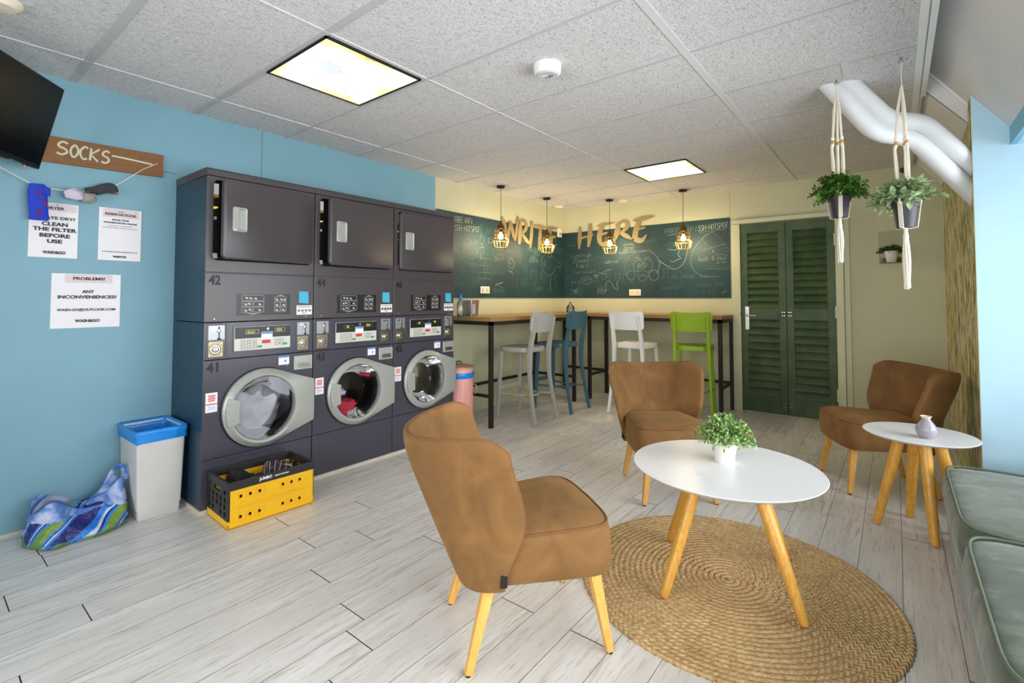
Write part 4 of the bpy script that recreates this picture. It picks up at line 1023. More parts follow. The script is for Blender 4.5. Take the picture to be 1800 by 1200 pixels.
bar_table('bar_table', 'oak-topped bar table with black steel frame along the back wall', XL + .012, 5.385, -1.425, YB - .01, L + [(-3.64, 5.86)], ([(L[0], L[1]), (L[2], L[3]), (L[0], L[2]), ((-3.64, 5.86), L[3])], [(L[0], L[1]), (L[2], L[3]), ((-3.64, 5.86), L[3])]))

# bar stools (local: +y forward towards the table)
def stool(mat, label, loc, rz):
    t = thing('bar_stool', label, 'bar stool', loc, rz, 'painted bar stools at the bar tables')
    def seatring(z, k):
        P = []
        for j in range(44):
            a = 2*pi*j/44; c, s = cos(a), sin(a); x = math.copysign(abs(c)**.45, c); y = math.copysign(abs(s)**.45, s)
            P.append(Vector((x*(.19 + .012*y)*k, (y*.195 + .025)*k, z)))
        return P
    MB().rings([seatring(.700, .96), seatring(.702, .99), seatring(.742, 1.0), seatring(.748, .99), seatring(.746, .93), seatring(.738, .75), seatring(.735, .4)]).build('seat', mat, t, smooth=True, angle=50)
    # backrest panel
    g = MB(); NU, NV = 14, 6
    def bp(u, v, k):
        u_ = u*2 - 1; x = .205*u_*(1 - .03*(1-v)); z = .905 + (.195 + .012*u_*u_)*v; y = -.248 - .03*v + .04*u_*u_ + k
        return Vector((x, y, z))
    A = [[bp(i/NU, j/NV, .008) for i in range(NU+1)] for j in range(NV+1)]; B = [[bp(i/NU, j/NV, -.008) for i in range(NU+1)] for j in range(NV+1)]
    for G_ in (A, B):   # round the corners a little
        for (j, jj) in ((0, 1), (NV, NV-1)):
            for i, ii in ((0, 1), (NU, NU-1)): G_[j][i] = G_[j][i].lerp(G_[jj][ii], .35)
    n1 = NU+1; V = [p for r in A for p in r] + [p for r in B for p in r]; o2 = n1*(NV+1); F = []
    for j in range(NV):
        for i in range(NU): a = j*n1+i; F += [(a, a+1, a+n1+1, a+n1), (o2+a, o2+a+n1, o2+a+n1+1, o2+a+1)]
    for i in range(NU): F.append((i, o2+i, o2+i+1, i+1)); a = NV*n1+i; F.append((a, a+1, o2+a+1, o2+a))
    for j in range(NV): a = j*n1; F.append((a, a+n1, o2+a+n1, o2+a)); a = j*n1+NU; F.append((a, o2+a, o2+a+n1, a+n1))
    MB().add(V, F).build('backrest', mat, t, smooth=True, angle=50)
    for sx in (-1, 1):
        pts = smooth2([(sx*.195, -.272, 0), (sx*.185, -.225, .25), (sx*.172, -.188, .5), (sx*.165, -.190, .72), (sx*.160, -.225, .90), (sx*.158, -.266, 1.06)], 4)
        R = []
        for i, p in enumerate(pts):
            z = p[2]; w = .0135 + .004*math.exp(-((z - .72)/.2)**2); dpt = .017 + .007*math.exp(-((z - .72)/.25)**2) - .004*(z > 1.0)
            R.append([Vector((p[0] + a*w, p[1] + b*dpt, z)) for a, b in ((1, 1), (-1, 1), (-1, -1), (1, -1))])
        MB().rings(R).build('leg', mat, t, bevel=.004)
        g = MB(); g.rings([[Vector((sx*x + a*w, y + b*w, z)) for a, b in ((1, 1), (-1, 1), (-1, -1), (1, -1))] for x, y, z, w in ((.158, .185, .70, .019), (.190, .215, 0, .014))]); g.build('leg', mat, t, bevel=.004)
    g = MB(); g.box((-.175, .185, .30), (.175, .203, .345)); g.build('front_rail', mat, t, bevel=.003)
    g = MB(); g.tube(smooth2([(-.178, .19, .262), (-.135, .06, .262), (-.11, -.08, .262), (0, -.155, .262), (.11, -.08, .262), (.135, .06, .262), (.178, .19, .262)], 6), .011, 8); g.build('foot_ring', mat, t, smooth=True)
    g = MB(); 
    for sx in (-1, 1): g.tube([(sx*.183, -.215, .262), (sx*.12, -.10, .262)], .010, 8)
    g.build('foot_ring_stay', mat, t, smooth=True)
    return t
stool(M_stg, 'grey plastic bar stool nearest, at the left bar table', (-3.045, 4.11, 0), radians(90))
stool(M_stb, 'petrol blue bar stool between the grey and the white stools', (-3.02, 4.745, 0), radians(90))
stool(M_stw, 'white bar stool at the back bar table', (-2.285, 5.17, 0), radians(-2))
stool(M_stgr, 'lime green bar stool at the right end of the back bar table', (-1.69, 5.30, 0), radians(12))

# rug
def rug():
    R0 = .637; n = 300; g = MB(); rings_ = []; h = .012; turns = R0 / TURN; S = int(turns * 5)
    for i in range(S + 1):
        r = R0 * i / S; ring = []
        for j in range(n):
            a = 2*pi*j/n; aw = math.atan2(sin(a), cos(a))
            t_ = r / TURN + aw / (2*pi); pz = abs(sin(pi * t_)); rr = max(r, .0015)
            if i == S: rr += .0022*sin(a*110)
            ring.append(Vector((rr*cos(a), rr*sin(a), h - .0042 + .0042*pz**.6 if i < S else .0)))
        rings_.append(ring)
    g.rings(rings_, cap=True)
    o = g.build('round_rug', M_rug, smooth=True, angle=180); o.location = (-.604, 2.319, .0); tag(o, 'round braided jute rug under the large white coffee table', 'rug')
rug()

def round_table(name, label, c, z, R, legs, thick, rot, lr, inset, tag_cat):
    t = thing(name, label, tag_cat, (c[0], c[1], 0), rot)
    MB().lathe([(0, z - thick), (R - .022, z - thick), (R - .004, z - .006), (R, z - .002), (R - .002, z), (0, z)], (0, 0, 0), 96).build('tabletop', M_tabw, t, smooth=True, angle=40)
    MB().lathe([(0, z - thick - .012), (R*.55, z - thick - .012), (R*.55, z - thick), (0, z - thick)], (0, 0, 0), 48).build('underframe', M_tabw, t)
    for (tx, ty), (bx, by), zb in legs:
        g = MB(); a = Vector((tx, ty, z - thick - .006)); b = Vector((bx, by, zb))
        d = (b - a); u, w = ortho(d); Rr = []
        for k, rr in ((0, lr*1.25), (.5, lr*1.12), (.9, lr*.92), (.965, lr*.86), (.99, lr*.62)):
            p = a.lerp(b, k); Rr.append([p + (u*cos(2*pi*j/20) + w*sin(2*pi*j/20))*rr for j in range(20)])
        g.rings(Rr); g.build('leg', M_oiled, t, smooth=True, angle=60)
    return t
def legset(c, feet, k, zb): return [(((x - c[0])*k, (y - c[1])*k), (x - c[0], y - c[1]), zb) for x, y in feet]
c = (-.612, 2.32); feet = [(-.773, 2.0), (-.926, 2.488), (-.424, 2.643), (-.288, 2.158)]
round_table('coffee_table', 'large round white coffee table with four round wooden legs on the jute rug', c, .505, .392, legset(c, feet, .44, .016), .018, 0, .0215, .4, 'coffee table')
c = (.083, 3.46); feet = [(-.109, 3.415), (.039, 3.64), (.131, 3.280), (.27, 3.505)]
round_table('side_table', 'small round white side table between the back chair and the green sofa', c, .52, .247, legset(c, feet, .42, 0), .016, 0, .0225, .4, 'side table')

# sofa
sf = thing('sofa', 'sage green velvet bench sofa with piped seat cushions under the dormer window', 'sofa', (.62, 1.5, 0))
def rbox(mb, a, b, r, dome=0, n=7, bulge=0):
    (x0, y0, z0), (x1, y1, z1) = a, b; NX, NY = 18, 22; cx, cy = (x0+x1)/2, (y0+y1)/2
    def rr(k, z, ins):
        P = []
        for j in range(64):
            t = 2*pi*j/64; c, s = cos(t), sin(t); e = .22; x = math.copysign(abs(c)**e, c); y = math.copysign(abs(s)**e, s)
            P.append(Vector((cx + x*((x1-x0)/2 - ins)*k, cy + y*((y1-y0)/2 - ins)*k, z)))
        return P
    R = [rr(1, z0, r), rr(1, z0 + r*.3, r*.3), rr(1, z0 + r, -bulge*.5), rr(1, (z0+z1)/2, -bulge), rr(1, z1 - r, -bulge*.4), rr(1, z1 - r*.3, r*.25), rr(1, z1, r*.8)]
    for k in (.92, .8, .62, .42, .2): R.append(rr(k, z1 + dome*(1 - k**3), r*.8))
    mb.rings(R); return R
g = MB(); g.box((-.435, -2.85, .03), (.46, 1.93, .215)); g.build('base', M_velvet, sf, bevel=.02)
for x in (-.38, .40):
    for y in (-2.75, -1.3, .3, 1.85): MB().box((x - .025, y - .025, 0), (x + .025, y + .025, .035)).build('foot', M_black, sf)
for i in range(5):
    y1 = 1.930 - i*.945; y0 = y1 - .938
    g = MB(); R = rbox(g, (-.447, y0, .205), (.46, y1, .385), .028, .03, bulge=.012)
    for r in R:
        for p in r:
            p.z += 0
    o = g.build('seat_cushion', M_velvet, sf, smooth=True, angle=180)
    for k, nm in ((4, 'piping'),):
        MB().tube([p*1.0 + Vector((0, 0, .013)) for p in R[5]], .0055, 6, loop=True).build('piping', M_velp, o, smooth=True, angle=180)

# ================================================================ PROPS BY THE LEFT WALL
# white bin with a blue bag
t = thing('waste_bin', 'tall white waste bin with blue bag between the wall and washer 41', 'bin', (-3.487, .972, 0))
def rr4(hx, hy, r, z, n=4): return [Vector((u, v, z)) for u, v in rrect(-hx, -hy, hx, hy, r, n)]
MB().rings([rr4(.150, .100, .012, 0), rr4(.152, .103, .014, .005), rr4(.154, .105, .014, .055), rr4(.157, .108, .014, .056), rr4(.168, .121, .016, .475), rr4(.171, .124, .016, .48), rr4(.171, .124, .016, .49), rr4(.163, .116, .014, .49), rr4(.161, .114, .014, .47), rr4(.148, .102, .012, .02)]).build('bin_body', M_binw, t, smooth=True, angle=40)
g = MB(); P = []
def wob(ring, k, ph): return [Vector((p.x*(1 + k*sin(i*2.3 + ph)*.5), p.y*(1 + k*cos(i*1.7 + ph)), p.z + .35*k*sin(i*1.3 + ph))) for i, p in enumerate(ring)]
for rg in ((.174, .126, .430, .012, 1), (.176, .129, .446, .012, 0), (.174, .126, .462, .012, 2), (.178, .131, .482, .01, 3), (.177, .129, .502, .004, 1), (.166, .120, .501, .0, 0), (.159, .112, .46, .01, 2), (.153, .106, .30, .02, 1), (.146, .10, .1, .02, 4)):
    P.append(wob(rr4(rg[0], rg[1], .02, rg[2]), rg[3], rg[4]))
g.rings(P, cap=False); g.build('bin_liner', M_liner, t, smooth=True, angle=180)

# folding crate
t = thing('folding_crate', 'yellow and black folding crate of clothes on the floor before washer 41', 'crate', (-2.975, 1.385, 0), radians(-2.5))
hx, hy, hz = .157, .242, .25
g = MB()
g.box((-hx, -hy, 0), (hx, hy, .012)); g.box((-hx, -hy, 0), (-hx + .012, hy, .03)); g.box((hx - .012, -hy, 0), (hx, hy, .03)); g.box((-hx, -hy, 0), (hx, -hy + .012, .045)); g.box((-hx, hy - .012, 0), (hx, hy, .045))
g.build('crate_base', M_yellow, t, bevel=.003)
def panel_holes(mb, u0, u1, v0, v1, holes, x0, x1, F):
    """wall panel with rectangular openings, cut as a grid"""
    us = sorted({u0, u1, *[h[0] for h in holes], *[h[2] for h in holes]}); vs_ = sorted({v0, v1, *[h[1] for h in holes], *[h[3] for h in holes]})
    for i in range(len(us) - 1):
        for j in range(len(vs_) - 1):
            cu, cv = (us[i] + us[i+1])/2, (vs_[j] + vs_[j+1])/2
            if any(h[0] < cu < h[2] and h[1] < cv < h[3] for h in holes): continue
            mb.box((us[i], vs_[j], x0), (us[i+1], vs_[j+1], x1), F)
us = [-.175, -.125, -.075, .055, .105, .155]
for s_ in (1, -1):
    F = frame((s_*hx, 0, 0), (0, s_, 0), (0, 0, 1))
    sp = MB(); holes = [(u - .008, v - .009, u + .008, v + .009) for u in us for v in (.055, .165)]
    panel_holes(sp, -hy + .012, hy - .002, .028, .205, holes, -.010, 0, F); side = sp.build('side_panel', M_yellow, t)
    g = MB()
    for u in us:
        for v in (.057, .167):
            A = rrect(u - .019, v - .022, u + .021, v + .022, .006, 2); B = rrect(u - .016, v - .019, u + .018, v + .019, .005, 2); n = len(A)
            V = [F @ Vector((p, q, x)) for P_, x in ((A, 0), (A, .003), (B, .003), (B, 0)) for p, q in P_]
            g.add(V, [(k*n + j, k*n + (j+1) % n, (k+1)*n + (j+1) % n, (k+1)*n + j) for k in range(3) for j in range(n)])
    for k, u in enumerate([-.17, -.115, -.06, -.005, .05, .10, .15]):
        g.M = I4(); g.box((u - .02, .106 + .006*(k % 2), 0), (u + .02, .112 + .006*(k % 2), .007), F)
        for vv in (.098, .128): g.prism(rrect(u - .017, vv - .006, u + .017, vv + .006, .005, 2), 0, .003, F)
    g.box((-hy + .012, .110, 0), (hy - .002, .1115, .002), F); g.build('panel_ribs', M_yellow, side)
for s_ in (1, -1):
    F = frame((0, s_*hy, 0), (-s_, 0, 0), (0, 0, 1))
    ep = MB(); holes = []
    for r_, v in enumerate((.075, .115, .150)):
        for k in range(5):
            u = -.12 + .058*k
            if (r_ == 0 and k == 2): continue
            holes.append((u - .013, v - .013, u + .013, v + .013))
    holes += [(-.045, .178, .045, .206), (-.125, .180, -.105, .205), (.095, .180, .128, .205)]
    panel_holes(ep, -hx, hx, .045, .222, holes, -.010, .0, F); ep.build('end_panel', M_crateb, t)
g = MB()
for a, b in (((-hx - .003, -hy - .003), (-hx + .012, hy + .003)), ((hx - .012, -hy - .003), (hx + .003, hy + .003)), ((-hx, -hy - .003), (hx, -hy + .012)), ((-hx, hy - .012), (hx, hy + .003))): g.box((a[0], a[1], .205), (b[0], b[1], .25))
rim = g.build('rim', M_crateb, t, bevel=.003)
MB().text('JUMBO', frame((hx + .0035, -.045, .230), (0, 1, 0), (0, 0, 1)), .022, .0008, sx=1.0).text('supermarkten', frame((hx + .0035, .045, .230), (0, 1, 0), (0, 0, 1)), .0145, .0002).build('brand_lettering', M_paper, rim)
def cloth(name, mat, c, sx, sy, h, label, seed, rot=0):
    g = MB()
    def f(u, v):
        x, y = (u - .5)*sx, (v - .5)*sy; e = min(u, 1-u, v, 1-v)*4
        z = h*(min(1, e*1.6)**.45) * (.88 + .30*noise.noise(Vector((x*10, y*10, seed)))) + .022*noise.noise(Vector((x*30, y*30, seed)))
        return Vector((x + .02*noise.noise(Vector((x*12, y*12, seed+5))), y + .02*noise.noise(Vector((x*12, y*12, seed+9))), z))
    g.grid(f, 34, 34); o = g.build(name, mat, smooth=True, angle=180, solid=.004); o.location = c; o.rotation_euler = (0, 0, rot); tag(o, label, 'clothes'); return o
cloth('black_garment', M_darkcl, (-2.985, 1.295, .014), .24, .175, .225, 'black garment heaped in the near half of the folding crate', 2)
cloth('plaid_shirt', M_plaid, (-2.97, 1.495, .014), .25, .19, .235, 'dark plaid shirt in the far half of the folding crate', 8)

# shopping bag slumped against the wall
def bag():
    g = MB(); nu, nv = 72, 26; R = []
    cx, cy = 0, 0
    for i in range(nv + 1):
        v = i / nv; ring = []
        for j in range(nu):
            a = 2*pi*j/nu; c, s = cos(a), sin(a)
            ex = .150*(1 - .62*max(0, v - .3)**1.2) + .012*noise.noise(Vector((c*2, s*2, v*2)))
            ey = .214*(1 - .10*v)
            if v < .12: k = .90 + .10*(v/.12)**.5; ex *= k; ey *= k
            x = ex*math.copysign(abs(c)**.8, c); y = ey*math.copysign(abs(s)**.75, s)
            # height: two peaks at the ends, a sag between
            yy = y/.222
            H = .135 + .10*math.exp(-((yy - .80)/.22)**2) + .075*math.exp(-((yy + .52)/.30)**2)
            z = H * v
            w = .022*noise.noise(Vector((x*11, y*11, z*13))) + .012*noise.noise(Vector((x*30, y*30, z*26 + 4)))
            x += w*c + .05*v*(-1) ; y += w*s*.8; z += .5*w*v
            ring.append(Vector((x, y, max(z, 0))))
        R.append(ring)
    # open mouth folding inwards
    for k, dz in ((.86, -.015), (.70, -.05), (.45, -.075), (.15, -.085)):
        top = R[nv]; m = sum((p for p in top), Vector()) / nu
        R.append([Vector((m.x + (p.x - m.x)*k, m.y + (p.y - m.y)*k, max(.03, p.z + dz - (1-k)*.25*max(0, p.z-.16)))) for p in top])
    g.rings(R); o = g.build('shopping_bag', M_bag, smooth=True, angle=180)
    o.location = (-3.425, .64, 0); o.rotation_euler = (0, 0, radians(7)); tag(o, 'crumpled blue, green and white striped shopping bag on the floor beside the white bin', 'bag')
    m = o.modifiers.new('s', 'SUBSURF'); m.levels = 1; m.render_levels = 1
    h = MB(); P = smooth2([(-.07, .13, .20), (-.06, .165, .275), (-.03, .195, .29), (.0, .205, .22)], 6); h.tube(P, .013, 8, flat=.15, up=(1, .2, 0)); h.build('handle', M_bag, o, smooth=True)
    h = MB(); P = [(-.03 + .01*sin(a*3), -.105 + .065*cos(a), .155 + .055*sin(a)) for a in [2*pi*k/28 for k in range(28)]]; h.tube(P, .016, 8, loop=True, flat=.25, up=(1, 0, .3)); h.build('handle', plain('bag_inside', (120, 134, 160), .4), o, smooth=True)
    return o
bag()

# pink pedal bin
t = thing('pedal_bin', 'pink pedal bin with blue liner at the end of the washers', 'bin', (-3.262, 3.352, 0))
MB().lathe([(.0, .012), (.132, .012), (.136, .03), (.136, .05), (.130, .055), (.132, .52), (.134, .53), (.134, .538), (.131, .545), (.133, .585), (.138, .59), (.138, .597), (.0, .597)], n=48).build('bin_body', M_pink, t, smooth=True, angle=30)
g = MB()
for k in range(48):
    a = 2*pi*k/48
    if k % 4: g.bar((.1315*cos(a), .1315*sin(a), .07), (.1325*cos(a), .1325*sin(a), .44), .0022, n=5)
g.build('body_ribs', M_pink, t)
MB().lathe([(.139, .50), (.142, .505), (.146, .53), (.143, .545), (.137, .55)], n=40, cap=False).build('bin_liner', M_liner, t, smooth=True)
ld = MB().lathe([(.142, .595), (.142, .603), (.12, .615), (.06, .625), (.0, .628)], n=48).build('lid', M_pinkd, t, smooth=True, angle=50)
MB().tube(smooth2([(-.03, 0, .622), (-.026, 0, .642), (0, 0, .650), (.026, 0, .642), (.03, 0, .622)], 5), .005, 8).build('lid_handle', M_crateb, ld, smooth=True)
MB().lathe([(.128, 0), (.128, .014), (.0, .014)], n=40).build('base_ring', M_crateb, t)
g = MB(); g.box((.11, -.022, .006), (.175, .022, .014)); g.M = Matrix.Rotation(radians(-12), 4, 'Z'); g.build('pedal', M_crateb, t, bevel=.003)
g = MB(); g.tube(smooth2([(.10, .09, .43), (.125, .105, .42), (.13, .11, .36), (.11, .095, .34)], 4), .004, 6); g.build('side_handle', M_pinkd, t, smooth=True)

# things on the bar tables
t = thing('spray_bottle', 'clear cleaning bottle with blue cap on the left bar table beside the dryers', 'bottle', (-3.50, 3.615, 1.062))
MB().lathe([(.0, 0), (.034, 0), (.037, .006), (.037, .12), (.03, .145), (.016, .165), (.015, .17)], n=28).build('bottle_body', M_bottle, t, smooth=True, angle=40)
MB().lathe([(.0, .003), (.033, .003), (.034, .018), (.0, .018)], n=24).build('blue_liquid', M_liner, t, smooth=True)
MB().lathe([(.017, .165), (.019, .17), (.019, .195), (.013, .20), (.013, .222), (.0, .224)], n=20).build('cap', M_bluep, t, smooth=True, angle=40)
t = thing('plastic_tub', 'translucent plastic tub with orange and lilac label on the left bar table', 'container', (-3.50, 3.765, 1.062), radians(10))
MB().rings([rr4(.058, .066, .012, 0), rr4(.066, .075, .014, .155), rr4(.070, .079, .014, .157), rr4(.070, .079, .014, .165), rr4(.064, .073, .012, .165), rr4(.055, .063, .01, .004)]).build('tub', mk_glass('frosted_plastic', (.82, .80, .76), .3, .9), t, smooth=True, angle=40)
lbm = MB().box((.061, -.070, .02), (.0725, -.018, .15)).build('label', plain('lilac_label', (184, 170, 196), .5), t)
MB().box((.0726, -.070, .125), (.0732, -.018, .148)).build('label_stripe', plain('orange_label', (176, 92, 44), .5), lbm)
t = thing('glass_carafe', 'small smoky glass carafe on the back bar table in the corner', 'vase', (-3.33, 5.50, 1.062))
MB().lathe([(.0, 0), (.050, 0), (.055, .01), (.054, .06), (.04, .085), (.017, .105), (.015, .125), (.021, .135), (.017, .135), (.012, .125), (.014, .106), (.036, .083), (.050, .06), (.050, .012), (.0, .006)], n=32).build('carafe_body', M_vaseg, t, smooth=True, angle=60)
o = MB().grid(lambda u, v: Vector(((u-.5)*.09, (v-.5)*.06, .004 + .012*abs(sin(u*5 + v*2)))), 8, 8).build('paper_scrap', M_outlet, solid=.0006, smooth=True); o.location = (-2.66, 5.60, 1.062); tag(o, 'crumpled cream paper scrap on the back bar table left of the white stool', 'paper')

# pendant lamps
def cage_lamp(loc, label):
    t = thing('pendant_lamp', label, 'lamp', (loc[0], loc[1], 1.815), random.uniform(0, 1), 'wire cage pendants over the bar tables')
    MB().lathe([(.045, ZC - 1.815), (.045, ZC - 1.835), (.012, ZC - 1.842), (.0, ZC - 1.842)], n=24).build('ceiling_rose', M_blackm, t, smooth=True, angle=50)
    MB().tube([(0, 0, .285), (0, 0, ZC - 1.84)], .0028, 6).build('cord', M_blackm, t)
    MB().lathe([(.0, .292), (.010, .292), (.014, .275), (.030, .245), (.040, .235), (.040, .200), (.034, .196), (.0, .196)], n=28).build('lamp_cap', M_cap, t, smooth=True, angle=50)
    prof = [(.040, .225), (.066, .185), (.072, .15), (.068, .118), (.064, .100), (.090, .078), (.092, .07), (.070, .0)]
    g = MB(); n = 13
    for k in range(n):
        a = 2*pi*k/n; g.tube([(r*cos(a), r*sin(a), z) for r, z in prof], .0017, 5)
    for r, z in ((.066, .185), (.073, .145), (.065, .103), (.092, .074), (.070, .002)): g.tube([(r*cos(2*pi*k/36), r*sin(2*pi*k/36), z) for k in range(36)], .0023, 5, loop=True)
    g.build('wire_cage', M_cage, t, smooth=True)
    MB().lathe([(.0, .196), (.014, .196), (.014, .165), (.0, .165)], n=16).build('lamp_holder', M_blackm, t)
    g = MB(); g.lathe([(.0, .083), (.012, .085), (.024, .095), (.029, .112), (.026, .13), (.014, .15), (.012, .166), (.0, .166)], n=20); g.build('bulb', M_bulb, t, smooth=True)
    l = bpy.data.lights.new('bulb_light', 'POINT'); l.energy = 15; l.color = (1, .80, .50); l.shadow_soft_size = .03
    lo = bpy.data.objects.new('bulb_light', l); C.objects.link(lo); lo.parent = t; lo.location = (0, 0, .065)
    return t
for p, lb in (((-3.405, 4.152), 'wire cage pendant lamp before the letter W, nearest the dryers'), ((-3.36, 5.00), 'wire cage pendant lamp near the corner, beside the end of WRITE'), ((-2.80, 5.58), 'wire cage pendant lamp in front of the letters HERE'), ((-1.885, 5.60), 'wire cage pendant lamp at the right, over the lime green stool')): cage_lamp(p, lb)

# ceiling panels of light
def panel_light(cx, cy, label):
    t = thing('ceiling_light', label, 'ceiling light', (cx, cy, ZC - .012), 0, 'sky print ceiling panels')
    s_ = .2955; g = MB()
    for a, b in (((-s_, -s_), (s_, -s_ + .011)), ((-s_, s_ - .011), (s_, s_)), ((-s_, -s_), (-s_ + .011, s_)), ((s_ - .011, -s_), (s_, s_))): g.box((a[0], a[1], 0), (b[0], b[1], .012))
    g.build('frame', M_blackm, t); MB().box((-s_ + .01, -s_ + .01, .004), (s_ - .01, s_ - .01, .011)).build('diffuser', M_sky, t)
    bd = MB()
    if cx < -2.1:
        for x, y in ((-.0, .02), (.03, -.05)): bd.prism([(x - .009, y - .004), (x, y), (x + .008, y - .005), (x + .001, y - .003)], .0035, .0038)
        bd.build('printed_birds', M_hole, t)
panel_light(-2.372, 1.523, 'large sky print ceiling light above the washing machines')
panel_light(-1.728, 4.645, 'small looking sky print ceiling light near the back wall')
t = thing('smoke_detector', 'white round smoke detector on the ceiling in the middle of the room', 'smoke detector', (-1.43, 2.136, ZC))
MB().lathe([(.0, 0), (.074, 0), (.075, -.008), (.072, -.040), (.063, -.052), (.0, -.053)], n=40).build('housing', M_white, t, smooth=True, angle=30)
MB().lathe([(.058, -.0525), (.058, -.057), (.054, -.06), (.0, -.061)], n=36).build('sensor_cap', M_lgrey, t, smooth=True, angle=30)
g = MB(); g.prism([(.018 + .016*cos(a), .005 + .010*sin(a)) for a in [2*pi*k/20 for k in range(20)]], -.0625, -.061); g.build('blue_logo', M_bluep, t)
g = MB(); g.box((-.026, -.024, -.0622), (.004, -.010, -.061)); g.build('label', M_paper, t)
g = MB()
for x, y in ((-.022, .012), (-.004, .018), (-.012, .004), (-.026, -.002)): g.box((x, y, -.0618), (x + .007, y + .004, -.061))
g.build('vent_slots', M_hole, t)
for p, r, lb in (((-2.69, 5.76), .075, 'round white ceiling vent in front of the letters HERE'), ((-3.55, 5.58), .06, 'round white ceiling vent near the left corner')):
    t = thing('ceiling_vent', lb, 'vent', (p[0], p[1], ZC))
    MB().lathe([(.0, 0), (r, 0), (r, -.006), (r*.85, -.016), (r*.8, -.012), (r*.7, -.012), (r*.66, -.022), (.0, -.026)], n=32).build('vent_ring', M_outlet, t, smooth=True, angle=30)
t = thing('ceiling_vent', 'pale round fitting at the top left corner of the ceiling', 'vent', (-2.90, .235, ZC))
MB().lathe([(.0, 0), (.07, 0), (.07, -.012), (.05, -.03), (.0, -.032)], n=32).build('vent_ring', M_outlet, t, smooth=True, angle=30)
t = thing('cable_clip', 'small dark fitting on the back wall above the wall planter', 'fitting', (.085, YB, 2.458))
MB().lathe([(.0, 0), (.028, 0), (.022, -.03), (.0, -.035)], n=20, ax='y').build('clip_body', M_hole, t, smooth=True)

# television in the upper left corner
T_ = Vector((-3.50, .537, 2.378)); d_ = Vector((.732, -.678, .05)).normalized(); e_ = Vector((.089, .199, .976)); e_ = (e_ - d_*e_.dot(d_)).normalized()
nn = e_.cross(d_); 
if nn.x < 0: nn = -nn
xr = -d_            # screen x axis towards the right corner
F = Matrix((xr, e_, xr.cross(e_))).transposed().to_4x4(); F.translation = T_ + d_*.41 - e_*.456
t = thing('television', 'black flat television tilted down in the upper left corner', 'television', F.translation); t.rotation_euler = F.to_euler()
w_, h_ = .41, .456
MB().box((-w_, 0, -.035), (w_, h_, 0)).build('casing', M_black, t, bevel=.004)
MB().box((-w_ + .012, .022, 0), (w_ - .010, h_ - .010, .0012)).build('screen', M_screen, t)
MB().box((-w_ + .2, -.006, -.03), (w_ - .18, .001, -.004)).build('speaker_grille', M_blackm, t)
MB().lathe([(.011, -.006), (.011, .004), (.0, .004)], (w_ - .075, 0, -.014), 12, 'y').build('sensor_housing', M_black, t)
MB().ball((w_ - .075, -.007, -.012), .004, 8, 6).build('standby_light', M_redled, t)
MB().box((-.06, .18, -.14), (.06, .26, -.034)).build('wall_bracket', M_blackm, t)

# SOCKS sign with line and socks
sg = thing('wooden_sign', 'brown wooden plank sign painted SOCKS with a dash on the blue wall', 'sign', (XL, .745, 2.02))
g = MB(); g.add([(0, -.31, .142 - .012), (0, .296, .145), (0, .296, .003), (0, -.31, -.018), (.018, -.31, .130), (.018, .296, .145), (.018, .296, .003), (.018, -.31, -.018)], [(0,1,2,3),(4,7,6,5),(0,4,5,1),(1,5,6,2),(2,6,7,3),(3,7,4,0)])
pb = g.build('plank', M_sign, sg, bevel=.002)
M_pl = plain('sign_paint', (206, 206, 178), .7, var=.05)
FS = frame((.0185, -.212, .034), (0, 1, 0), (0, 0, 1)); g = MB()
x = 0
for ch_, wd in (('S', .052), ('O', .036), ('C', .038), ('K', .046), ('S', .042)):
    for si, st in enumerate(G[ch_].split('|')):
        pts = [(x + float(p.split(',')[0])*wd/7.5 + float(p.split(',')[1])*.0006, float(p.split(',')[1])*.0073 + (.004 if x == 0 else 0) - (x*.02)) for p in st.split()]
        ribbon(g, smooth2(pts, 4) if ch_ in 'SOC' else pts, .0105, FS, 0, .001 + .0004*si)
    x += wd + .006
g.build('painted_letters', M_pl, pb)
g = MB(); ribbon(g, [(.245, .048), (.34, .045), (.45, .038)], .010, FS, 0, .001); g.build('painted_dash', M_pl, pb)
MB().bar((.0, .26, .083), (.03, .26, .083), .004, n=8).build('nail', M_steel, sg)
# string
xs = XL + .05
pts = [(xs - .02, .25, 1.965), (xs, .32, 1.925), (xs, .425, 1.868), (xs, .50, 1.850), (xs, .60, 1.852), (xs, .70, 1.866), (xs, .80, 1.925), (xs - .01, .93, 2.05), (XL + .032, 1.004, 2.100)]
o = MB().tube(pts, .0022, 6).build('clothes_line', M_rope, smooth=True); tag(o, 'thin white string with socks hanging below the SOCKS sign', 'string')
def sock(name, mat, path, w, th, label, y0=0, cuff=None):
    """sock laid along a path (y, z) with widths w; thickness th in x"""
    t_ = None; g = MB(); P = smooth2([(xs, a, b) for a, b in path], 5); Wd = smooth2([(q, 0) for q in w], 5); R = []
    for i, p in enumerate(P):
        a = Vector(P[max(i-1, 0)]); b = Vector(P[min(i+1, len(P)-1)]); d = (b - a).normalized(); s_ = Vector((0, -d.z, d.y)); ww = Wd[i][0]/2
        e = math.sin(pi*min(1, max(.12, i/(len(P)-1)*4)))*0 + 1
        R.append([Vector(p) + s_*ww*cos(2*pi*j/16) + Vector((1, 0, 0))*th*sin(2*pi*j/16)*e*(1 + .25*noise.noise(Vector((i*.5, j*.7, 1)))) for j in range(16)])
    g.rings(R); o = g.build(name, mat, smooth=True, angle=60); tag(o, label, 'sock'); return o, P, Wd
o, _, _ = sock('hanging_sock', M_bluesock, [(.455, 1.868), (.458, 1.82), (.462, 1.76), (.468, 1.676)], [.062, .078, .078, .078], .012, 'long blue sock with red motifs hanging over the DRYER notice')
g = MB()
